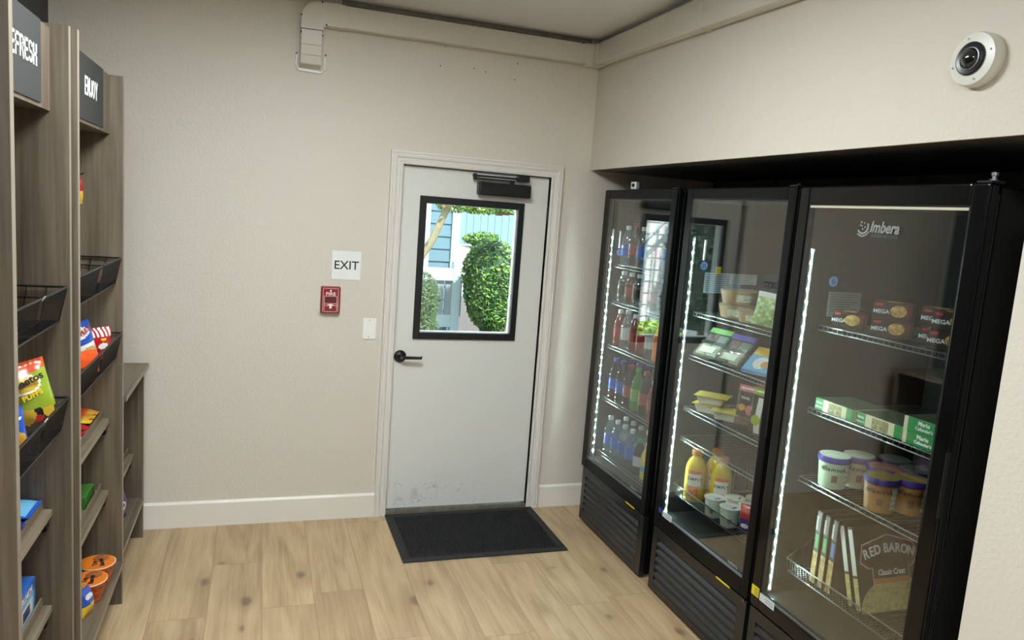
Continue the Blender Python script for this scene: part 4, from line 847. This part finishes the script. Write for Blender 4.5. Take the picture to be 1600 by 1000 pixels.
KINDS = {
 'water': (bottle_maker(.225, .033, B_clear, P_bl, K_wh), 'clear water bottle with a blue label'),
 'water2': (bottle_maker(.225, .033, B_clear, P_wh, K_wh), 'clear water bottle with a white label'),
 'cola': (bottle_maker(.245, .035, B_cola, P_rd, K_rd), 'dark cola bottle with a red label'),
 'colab': (bottle_maker(.245, .035, B_cola, P_bl, K_bl), 'dark soda bottle with a blue label'),
 'colav': (bottle_maker(.245, .035, B_cola, P_pu, K_bl), 'dark soda bottle with a violet label'),
 'green': (bottle_maker(.245, .035, B_green, P_gn, K_gn), 'green soda bottle'),
 'clearg': (bottle_maker(.245, .035, B_clear, P_gn, K_gn), 'clear soda bottle with a green label'),
 'reds': (bottle_maker(.215, .034, B_red, P_rd, K_wh), 'dark red drink bottle'),
 'tall': (bottle_maker(.18, .034, B_clear, P_bk, K_wh, lab=(.25, .8)), 'clear short bottle with a black label'),
 'brown': (bottle_maker(.18, .034, B_brn, P_rd, K_wh, lab=(.25, .8)), 'brown tea bottle with a red label'),
 'dark': (bottle_maker(.20, .033, P_bk, P_wh, K_gn, lab=(.2, .6)), 'black bottle with a white label'),
 'juice': (bottle_maker(.205, .036, B_yel, P_cy, K_wh, lab=(.1, .4)), 'yellow juice bottle with a blue label'),
 'orange': (bottle_maker(.215, .034, B_or, B_or, K_wh), 'bright orange drink bottle')}
ROWS = [('top', 1.567, 1.335, ['water', 'cola', 'water', 'water2', 'cola', 'water', 'water2'], 0), ('second', 1.35, 1.335, ['tall', 'brown', 'tall', 'brown', 'brown', 'tall', 'brown'], 0),
        ('third', 1.09, 1.335, ['reds', 'water2', 'reds', 'reds', 'water2', 'orange', 'orange'], 0), ('fourth', .772, 1.335, ['colab', 'colab', 'cola', 'green', 'cola', 'reds', 'green'], ['colab', 'colav', 'colab', 'clearg', 'cola', 'clearg', 'colab']),
        ('bottom', .440, 1.335, ['water', 'water', 'water', 'water', 'dark', 'juice', 'juice'], ['water2', 'water', 'water2', 'water', 'water2', 'dark', 'dark'])]
for rn, z, x, fr_, bk_ in ROWS:
    for dx, lst, rw in ((0, fr_, 'front'), (.085, bk_, 'back')):
        if not lst: continue
        for i, kd in enumerate(lst):
            y = -.292 - i * .094 - (.03 if rw == 'back' else 0)
            if y < -.925: continue
            mk, desc = KINDS[kd]
            inst('b_' + kd, mk, (x + dx, y, z + .0022), (i * 1.3) % 6, '%s, %s in %s row, %s shelf, far cooler' % (desc, ORD[i], rw, rn), 'bottle', 'bottles in the far cooler')

# ------------------------------------------------------------------ contents of the middle cooler
M_kraft = mat('kraft_paper', 'b59a70', .6, noise=.1, nscale=20); M_lidp = thin('clear_lid', (.96, .98, .97), .05, .08, ('dfe8e4', .12)); M_print = mat('pale_print', 'dfe6d2', .5)
def paper_bowl(r, h):
    def mk():
        s = bpy.data.objects.new('paper_bowl', None); COL.objects.link(s)
        q = MB(); q.lathe([(0, 0), (r * .84, 0), (r * .86, .003), (r, h), (r * 1.02, h + .002), (r * 1.02, h + .006), (r * .98, h + .006)], 36); q.build('bowl', M_kraft, s)
        q = MB(); q.lathe([(r * 1.025, h + .004), (r * 1.03, h + .010), (r * .9, h + .014), (0, h + .014)], 36); q.build('lid', M_lidp, s)
        q = MB(); q.grid(lambda u, v: ((r * (.90 + .09 * v) + .001) * math.cos(3.5 + .9 * u), (r * (.90 + .09 * v) + .001) * math.sin(3.5 + .9 * u), h * (.2 + .65 * v)), 10, 2, mf=lambda u, v: 0); q.build('bowl_label', mat('bowl_label_pale', 'cfdcc0', .5, noise=.3, nscale=90), s)
        return s
    return mk
inst('bowlL', paper_bowl(.088, .052), (1.425, -1.285, 1.4125), 0, 'large kraft paper bowl, lower of the stacked pair on the middle cooler top shelf', 'bowl')
inst('bowlL', paper_bowl(.088, .052), (1.428, -1.283, 1.4800), .4, 'large kraft paper bowl, upper of the stacked pair on the middle cooler top shelf', 'bowl')
inst('bowlS', paper_bowl(.052, .042), (1.385, -1.432, 1.4125), .2, 'small kraft paper bowl in front of the stacked pair in the middle cooler', 'bowl')
M_sal = [mat('salad_green', '9fc878', .5, noise=.4, nscale=60), mat('salad_pale', 'cfe0b8', .4, noise=.3, nscale=60), C_wh]
bag('salad_bag', 'clear bag of green salad standing at the right of the middle cooler top shelf', 'bag', (1.375, -1.560, 1.4135), (-.12, .10, math.radians(-55)), .13, .145, .05, M_sal, lambda u, v: 2 if v > .86 else (1 if (int(u * 7) + int(v * 9)) % 3 == 0 else 0), seed=50)
bag('salad_bag', 'second clear salad bag behind the front one in the middle cooler', 'bag', (1.45, -1.615, 1.4135), (-.05, .1, math.radians(-50)), .12, .165, .04, M_sal, lambda u, v: 2 if v > .8 else 0, seed=51)
def lunch(lab, x, y, top, m_mid):
    s = thing('lunch_tray', lab, 'food tray', (x, y, 1.2035), (math.radians(44), 0, math.radians(-78)))
    q = MB(); q.prism([(0, 0, 0), (.142, 0, 0), (.142, .17, 0), (0, .17, 0)], (0, 0, .020)); q.build('tray', B_clear, s, bevel=.004)
    q = MB()
    for (x0, x1, y0, y1, m) in ((.010, .066, .012, .074, 0), (.074, .132, .012, .074, 1), (.010, .066, .082, .135, 2), (.074, .132, .082, .135, 3)): q.box(x0, x1, y0, y1, .003, .017, m)
    q.build('food_portions', [mat('cracker', 'b9a678', .7, noise=.3, nscale=80), mat('cheese_cubes', 'e0dcc0', .5, noise=.1), mat('meat_slices', '8c5a50', .6, noise=.4, nscale=60), mat('grey_portion', '93a09a', .6, noise=.2)], s, bevel=.003)
    q = MB(); q.box(.002, .140, .140, .169, .0205, .0225, 0); q.box(.002, .140, .070, .088, .0205, .0222, 1); q.box(.03, .115, .018, .055, .0205, .0222, 2); q.build('printed_film', [top, m_mid, M_print], s)
    return s
lunch('clear lunch tray with a light green top label in the middle cooler', 1.322, -1.122, mat('film_green', '8fcf7c', .4), mat('film_dark', '3a4642', .4))
lunch('clear lunch tray with a violet top label in the middle cooler', 1.322, -1.298, mat('film_violet', '6c62c8', .4), mat('film_dark', '3a4642', .4))
s = thing('lunch_pack', 'blue and yellow lunch pack at the right of the tray shelf in middle cooler', 'food packet', (1.325, -1.500, 1.2035), (math.radians(40), 0, math.radians(-72)))
q = MB(); q.box(0, .15, 0, .15, 0, .018, 0); q.box(.004, .146, .004, .10, .018, .0188, 1); q.box(.004, .146, .10, .146, .018, .0188, 2); q.tube([(.07, .055, .018), (.07, .055, .0200)], .036, 20, 3); q.tube([(.095, .05, .020), (.095, .05, .0208)], .020, 16, 4)
q.build('pack_body', [C_bl, C_lb, C_ye, C_wh, C_tan], s, bevel=.003)
M_ylid = mat('yellow_film_lid', 'cdb84e', .35, noise=.25, nscale=40); M_tub = mat('milky_tub', 'cfd2bc', .4)
def egg_tray():
    s = bpy.data.objects.new('snack_tub', None); COL.objects.link(s); q = MB()
    a, b_, h = .052, .066, .040
    q.add([(-a * .78, -b_ * .8, 0), (a * .78, -b_ * .8, 0), (a * .78, b_ * .8, 0), (-a * .78, b_ * .8, 0), (-a, -b_, h), (a, -b_, h), (a, b_, h), (-a, b_, h)], [(3, 2, 1, 0), (4, 5, 6, 7), (0, 1, 5, 4), (1, 2, 6, 5), (2, 3, 7, 6), (3, 0, 4, 7)]); q.build('tub', M_tub, s, bevel=.006, seg=3)
    q = MB(); q.box(-a - .010, a + .010, -b_ - .014, b_ + .010, h, h + .0022); q.build('film_lid', M_ylid, s); return s
inst('egg', egg_tray, (1.375, -1.232, .9475), .62, 'yellow-lidded snack tub, lower of the stacked pair in the middle cooler', 'snack tub')
inst('egg', egg_tray, (1.372, -1.238, .9905), .75, 'yellow-lidded snack tub, upper of the stacked pair in the middle cooler', 'snack tub')
inst('egg', egg_tray, (1.385, -1.362, .9475), .70, 'single yellow-lidded snack tub beside the stacked pair in the middle cooler', 'snack tub')
C_pt = mat('pouch_print', '6a5a4c', .4, noise=.7, nscale=60)
bag('snack_pouch', 'black snack pouch with a pink top standing on the third shelf, middle cooler', 'pouch', (1.395, -1.452, .9480), (0, .06, math.radians(-52)), .078, .185, .035, [C_bk, C_pk, C_gd, C_pt], lambda u, v: 1 if v > .84 or ell(u, v, .78, .42, .2, .12) else (2 if ell(u, v, .35, .46, .22, .08) else 3 if v < .25 else 0), [('TRAIL', .016, 0, .125, C_wh, 0, .0004)], seed=60)
bag('snack_pouch', 'lime green and black snack pouch at the right edge of the middle cooler', 'pouch', (1.378, -1.575, .9480), (0, .08, math.radians(-55)), .085, .20, .035, [C_bk, C_gr, C_wh, C_dg], lambda u, v: 1 if v > .86 or ell(u, v, .4, .3, .25, .12) else (2 if abs(u - .5) < .14 and v < .8 else 0), seed=61)
bag('snack_pouch', 'red topped snack pouch standing behind the lime green pouch, middle cooler', 'pouch', (1.45, -1.53, .9480), (0, .03, math.radians(-50)), .11, .205, .035, [C_bk, C_rd, C_pt], lambda u, v: 1 if v > .80 else (2 if v < .4 else 0), seed=62)
M_oj = mat('orange_juice', 'd8b81e', .15, coat=.6); M_ojlab = mat('juice_label', 'dfe2da', .45)
def juice():
    s = bpy.data.objects.new('juice_bottle', None); COL.objects.link(s); r = .050
    q = MB(); q.lathe([(0, 0), (r * .9, 0), (r, .01), (r * .97, .05), (r, .09), (r, .145), (r * .94, .172), (r * .72, .198), (r * .46, .214), (r * .40, .222), (r * .40, .228)], 28); q.build('bottle_body', M_oj, s)
    q = MB(); q.lathe([(r * .52, .224), (r * .54, .246), (r * .46, .250), (0, .250)], 22); q.build('cap', mat('cap_orange', 'd98a2a', .4), s)
    g = lambda a0, a1, z0, z1, k=1.006: (lambda u, v: (r * k * math.cos(a0 + (a1 - a0) * u), r * k * math.sin(a0 + (a1 - a0) * u), z0 + (z1 - z0) * v))
    q = MB(); q.grid(g(3.45, 4.75, .080, .140), 12, 1); q.grid(g(3.45, 4.75, .140, .156), 12, 1, m=1); q.grid(g(3.45, 4.55, .020, .076), 12, 1, m=2); lb = q.build('bottle_label', [M_ojlab, mat('label_orange', 'd3601e', .4), mat('fruit_print', 'd07a3a', .5, noise=.5, nscale=50)], s)
    cs, tot = advance('SIMPLY', .020, .04)
    for c_, ch in zip(cs, 'SIMPLY'):
        a = 4.10 + (c_ - tot / 2) / (r * 1.016); text(ch, .020, (r * 1.016 * math.cos(a), r * 1.016 * math.sin(a), .108), (-math.sin(a), math.cos(a), 0), (0, 0, 1), M_ink, lb, bold=.0006, align='CENTER')
    return s
inst('oj', juice, (1.365, -1.178, .4955), 0, 'large orange juice bottle at the left front of the middle cooler basket', 'juice bottle')
inst('oj', juice, (1.470, -1.190, .4955), .15, 'orange juice bottle at the back, between the other two juice bottles', 'juice bottle')
inst('oj', juice, (1.435, -1.292, .4955), .05, 'orange juice bottle on the right, behind the white yogurt cups', 'juice bottle')
M_cup = mat('yogurt_cup', 'd5dccc', .35); M_foil = mat('yogurt_lid', 'dde0da', .3, noise=.1, nscale=30)
def yog():
    s = bpy.data.objects.new('yogurt_cup', None); COL.objects.link(s)
    q = MB(); q.lathe([(0, 0), (.034, 0), (.036, .004), (.043, .084), (.047, .085), (.047, .089), (.044, .089)], 28); q.build('cup', M_cup, s)
    q = MB(); q.lathe([(.0475, .0885), (.0478, .0905), (0, .0905)], 28); q.build('lid', M_foil, s)
    q = MB(); q.grid(lambda u, v: ((.0375 + .004 * v) * math.cos(3.5 + 1.2 * u), (.0375 + .004 * v) * math.sin(3.5 + 1.2 * u), .022 + .045 * v), 12, 4, mf=lambda u, v: 1 if ell(u, v, .3, .3, .18, .22) else 0)
    lb = q.build('cup_label', [mat('cup_print', 'b9cdbb', .4), M_ink], s)
    text('plain', .016, (-.012, -.024, .0912), (1, 0, 0), (0, 1, 0), M_grey, s, bold=.0003); return s
for i, (x, y, z, r_, lab) in enumerate(((1.345, -1.385, .4955, 0, 'white yogurt cup at the left front of the middle cooler basket'), (1.350, -1.500, .4955, .3, 'white yogurt cup at the front centre, nearest the glass of middle cooler'),
        (1.445, -1.400, .4955, .6, 'white yogurt cup behind the left front cup in the basket'), (1.448, -1.500, .4955, 0, 'white yogurt cup behind the front centre cup in the basket'), (1.545, -1.420, .4955, .2, 'white yogurt cup farthest back in the middle cooler basket'), (1.548, -1.52, .4955, .2, 'white yogurt cup in the back right of the middle cooler basket'))):
    inst('yog', yog, (x, y, z), r_, lab, 'yogurt cup', 'yogurt cups in the wire basket')
bag('snack_pouch', 'red and violet drink pouch at the right end of the middle cooler basket', 'pouch', (1.372, -1.590, .4955), (0, 0, math.radians(-55)), .06, .135, .035, [C_pu, C_rd, C_wh], lambda u, v: 1 if v > .55 else (2 if ell(u, v, .5, .3, .3, .08) else 0), seed=66)

# ------------------------------------------------------------------ contents of the near cooler
B_dk = mat('box_dark_brown', '2e1e18', .4); B_dk2 = mat('box_brown_red', '5c241c', .4); P_gold = mat('cookie_photo', 'b08f4c', .5, noise=.5, nscale=90); P_ice = mat('lettering_ice', 'd3e2e4', .4); P_tag = mat('tag_red', 'b23038', .4)
def mega(P0, lab, w=.128, ang=-50):
    s = carton('ice_cream_box', lab, 'carton', P0, math.radians(ang), w, .060, .10, [B_dk, B_dk2, P_gold, P_tag, P_ice], front=[(.62, .95, .30, .92, 1), (.06, .24, .78, .93, 3)], top=[(.3, .7, .2, .8, 2)], words=[('MEGA', .019, .21, .36, P_ice, 'F')], group='ice cream boxes in the near cooler')
    q = MB(); q.lathe([(0, 0), (.026, 0), (.026, .0014), (.020, .0026), (0, .003)], 22, sx=1.0, sy=.78); q.xf(Matrix.Translation((w * .63, -.0008, .032)) @ Matrix.Rotation(PI / 2, 4, 'X')); q.build('cookie_picture', P_gold, s); return s
zs = 1.4805
mega((1.352, -1.968, zs), 'dark ice cream box, leftmost on the near cooler top shelf', .110)
mega((1.350, -2.158, zs), 'dark ice cream box, lower one of the middle stacked pair', .128); mega((1.348, -2.160, zs + .0612), 'dark ice cream box, upper one of the middle stacked pair', .128)
mega((1.400, -2.318, zs), 'dark ice cream box, lower of the right stack, partly hidden', .110); mega((1.402, -2.316, zs + .0612), 'dark ice cream box, upper of the right stack, partly hidden', .110)
mega((1.345, -2.400, zs), 'dark ice cream box, lower one by the right door frame', .120); mega((1.352, -2.402, zs + .0612), 'dark ice cream box, upper one by the right door frame', .120)
G1 = mat('meal_green', '2f8a4a', .4); G2 = mat('meal_cream', 'd5d3b0', .4); G3 = mat('meal_photo', '9d9468', .5, noise=.6, nscale=80); G4 = mat('meal_dark', '3d4a38', .45, noise=.4, nscale=30)
def meal(P0, lab, w, full=False, dpt=.165):
    if full: fr_ = [(0, 1, 0, 1, 1), (0, .10, 0, 1, 2)]; wd = [("Marie", .020, .52, .58, M_letter, 'F'), ("Callender's", .015, .54, .22, M_letter, 'F')]
    else: fr_ = [(0, .22, 0, 1, 1), (.22, .80, 0, 1, 2), (.36, .72, .05, .9, 3), (.80, .84, 0, 1, 2), (.84, 1, 0, 1, 1)]; wd = [("Marie", .013, .11, .55, M_letter, 'F'), ("Callender's", .009, .11, .22, M_letter, 'F')]
    return carton('frozen_meal_box', lab, 'carton', P0, -PI / 2, w, .044, dpt, [G2, G1, G2, G3, G4], front=fr_, top=[(.01, .99, .01, .99, 4), (.30, .95, .1, .6, 3), (.3, .9, .66, .92, 2), (.02, .2, .1, .9, 1)], words=wd, group='frozen meal boxes in the near cooler')
meal((1.345, -1.948, 1.1605), 'green and cream frozen meal box lying at the left of the shelf', .190); meal((1.355, -2.145, 1.1605), 'green and cream frozen meal box lying at the shelf centre', .205)
meal((1.347, -2.362, 1.1605), 'green frozen meal box, lower of the stacked pair on the right', .15, True); meal((1.347, -2.360, 1.2055), 'green frozen meal box, upper of the stacked pair on the right', .15, True)
def tub(cbody, clid, ctop, nm):
    def mk():
        s = bpy.data.objects.new('ice_cream_tub', None); COL.objects.link(s)
        q = MB(); q.lathe([(0, 0), (.046, 0), (.0475, .003), (.0555, .104)], 34); q.build('tub', mat('tub_' + nm, cbody, .4), s)
        q = MB(); q.lathe([(.0565, .098), (.0595, .100), (.0595, .118), (.0580, .121), (.054, .121)], 34); q.build('lid_rim', mat('rim_' + nm, clid, .35), s)
        q = MB(); q.lathe([(.0545, .1212), (.0545, .1222), (0, .1222)], 30); q.build('lid_top', mat('top_' + nm, ctop, .4, noise=.12, nscale=40), s)
        q = MB(); q.grid(lambda u, v: ((.0500 + .0045 * v) * math.cos(4.9 + .55 * u), (.0500 + .0045 * v) * math.sin(4.9 + .55 * u), .015 + .078 * v), 8, 8, mf=lambda u, v: 1 if int(v * 8) % 2 else 0); q.build('nutrition_label', [mat('nutrition_white', 'd5dcd0', .5), mat('nutrition_pale', 'b6bfb2', .5)], s)
        q = MB(); q.grid(lambda u, v: ((.0495 + .002 * v) * math.cos(4.0 + .42 * u), (.0495 + .002 * v) * math.sin(4.0 + .42 * u), .026 + .028 * v), 8, 4); q.build('flavour_picture', mat('flavour_' + nm, '6a4a3a', .5, noise=.7, nscale=90), s)
        cs, tot = advance('tillamook', .0215, .03)
        for c_, ch in zip(cs, 'tillamook'):
            a = 4.08 + (c_ - tot / 2) / .0545; text(ch, .0215, (.0542 * math.cos(a), .0542 * math.sin(a), .070), (-math.sin(a), math.cos(a), 0), (.0, 0, 1), mat('tub_navy', '1c2340', .4), s, bold=.0005, align='CENTER')
        return s
    return mk
T = {'mint': tub('b9cfae', '46389a', 'c3cfbe', 'mint'), 'cream': tub('b5ab88', '4a3c70', 'b9b8a6', 'cream'), 'caramel': tub('a5783c', '3a2c74', '7d6838', 'caramel'), 'pink': tub('a0705c', '3a2c74', '8a5c54', 'pink'), 'white': tub('aab4a8', '3a2c74', '8f9a92', 'white')}
for kd, x, y, a, lab in (('mint', 1.385, -2.040, -.10, 'mint white ice cream tub with violet rim, leftmost on its shelf'), ('cream', 1.490, -2.050, -.10, 'cream coloured ice cream tub, second from the left'), ('caramel', 1.386, -2.268, -.25, 'caramel brown ice cream tub, nearest the glass at the front centre'),
        ('caramel', 1.482, -2.300, -.15, 'caramel brown ice cream tub to the right of the front one'), ('pink', 1.478, -2.185, -.3, 'pinkish ice cream tub just behind the front caramel tub'), ('white', 1.600, -2.110, 0, 'white ice cream tub with dark lid at the back centre'), ('white', 1.585, -2.225, 0, 'white ice cream tub at the back right'), ('pink', 1.680, -2.190, .5, 'pink topped ice cream tub farthest back')):
    inst('tub_' + kd, T[kd], (x, y, .8853), a, lab, 'ice cream tub', 'ice cream tubs in the near cooler')
carton('frozen_box', 'yellow frozen food box standing at the back right of the tub shelf', 'carton', (1.64, -2.30, .8855), -PI / 2, .07, .165, .05, [mat('box_yellow', 'b8901c', .5), B_dk], front=[(.1, .9, .6, .8, 1)])
PZ = mat('pizza_photo', 'b89a5c', .5, noise=.55, nscale=70); PB = mat('pizza_box_dark', '30211b', .45); PG = mat('pizza_label_green', '4fa05a', .4); PLB = mat('pizza_label_blue', '4a6ab0', .4); PW = mat('pizza_white', 'cfd4cc', .4); PR = mat('baron_red', '7c2f28', .45); PO = mat('baron_orange', 'c9822c', .45); PCH = mat('cheese_pizza', 'b9ad6e', .5, noise=.35, nscale=60)
def slim(y, lab, lm):
    s = thing('pizza_box', lab, 'pizza box', (1.362, y, .4955), (0, 0, -PI / 2), 'thin pizza boxes in the near cooler basket')
    q = MB(); q.box(0, .027, 0, .26, 0, .285); q.build('carton_body', PB, s, bevel=.001)
    q = MB(); q.box(.001, .026, -.0008, -.0001, .002, .125, 0); q.box(.006, .021, -.0009, -.0002, .140, .195, 1); q.box(.004, .023, -.0008, -.0001, .205, .280, 2); q.build('spine_print', [PZ, lm, mat('spine_grey', '6d6c68', .4)], s)
    text('DIGIORNO', .011, (.009, -.0015, .210), (0, 0, 1), (-1, 0, 0), M_letter, s, bold=.0004); return s
slim(-2.018, 'thin frozen pizza box on edge, leftmost of three upright in the basket', PG); slim(-2.060, 'thin frozen pizza box on edge, middle of three upright in the basket', PG); slim(-2.102, 'thin frozen pizza box with blue label, rightmost of three upright', PLB)
def leaning(P0, lab, art):
    th_ = math.radians(19); s = thing('pizza_box', lab, 'pizza box', P0, (-th_, 0, 0))
    q = MB(); q.box(0, .30, 0, .024, 0, .30); q.build('carton_body', PB, s, bevel=.001)
    q = MB(); q.box(-.0008, -.0001, .002, .022, .01, .12, 0); q.box(-.0008, -.0001, .002, .022, .13, .29, 1); q.build('spine_print', [PCH, PW], s)
    if art:
        q = MB(); bx = lambda z0, z1, zm, e: [(.020 - e, z0), (.034 - e, z1), (.150, zm), (.266 + e, z1), (.280 + e, z0), (.245 + e, z0 - .022), (.055 - e, z0 - .022)]
        q.prism([(x, -.0004, z) for x, z in bx(.172, .236, .268, .003)][::-1], (0, -.0006, 0), 3); q.prism([(x, -.0010, z) for x, z in bx(.174, .233, .264, 0)][::-1], (0, -.0006, 0), 0)
        q.prism([(x, -.0016, z) for x, z in bx(.179, .228, .259, -.006)][::-1], (0, -.0004, 0), 1)
        q.box(.068, .236, -.0016, -.0010, .094, .160, 3); q.box(.071, .233, -.0022, -.0016, .115, .158, 1); q.box(.071, .233, -.0022, -.0016, .097, .114, 2)
        N = 18; pts = [(.17 + .17 * math.cos(a), -.0006, .118 * math.sin(a)) for a in [PI * i / N for i in range(N + 1)]]; pts = [(min(.299, max(.001, x)), y, max(.001, z)) for x, y, z in pts]
        q.prism(pts[::-1], (0, -.0004, 0), 4)
        q.build('front_print', [PR, PB, PO, PW, PCH], s)
        cs, tot = advance('RED BARON', .044, -.02)
        for c_, ch in zip(cs, 'RED BARON'):
            t_ = (c_ / tot - .5) * 2; x = .15 + t_ * tot / 2 * .92; a = -t_ * .26
            text(ch, .046, (x, -.0026, .182 + .022 * (1 - t_ * t_)), (math.cos(a), 0, math.sin(a)), (-math.sin(a), 0, math.cos(a)), M_letter, s, bold=.0013, align='CENTER', sx=.9)
        text('Classic Crust', .028, (.152, -.0026, .126), (1, 0, 0), (0, 0, 1), M_letter, s, bold=.0006, align='CENTER', shear=.2, sx=.82)
    return s
leaning((1.372, -2.238, .4965), 'large dark pizza box leaning behind the front pizza box in basket', False)
leaning((1.376, -2.275, .4965), 'large brown Red Baron Classic Crust pizza box leaning in the basket', True)
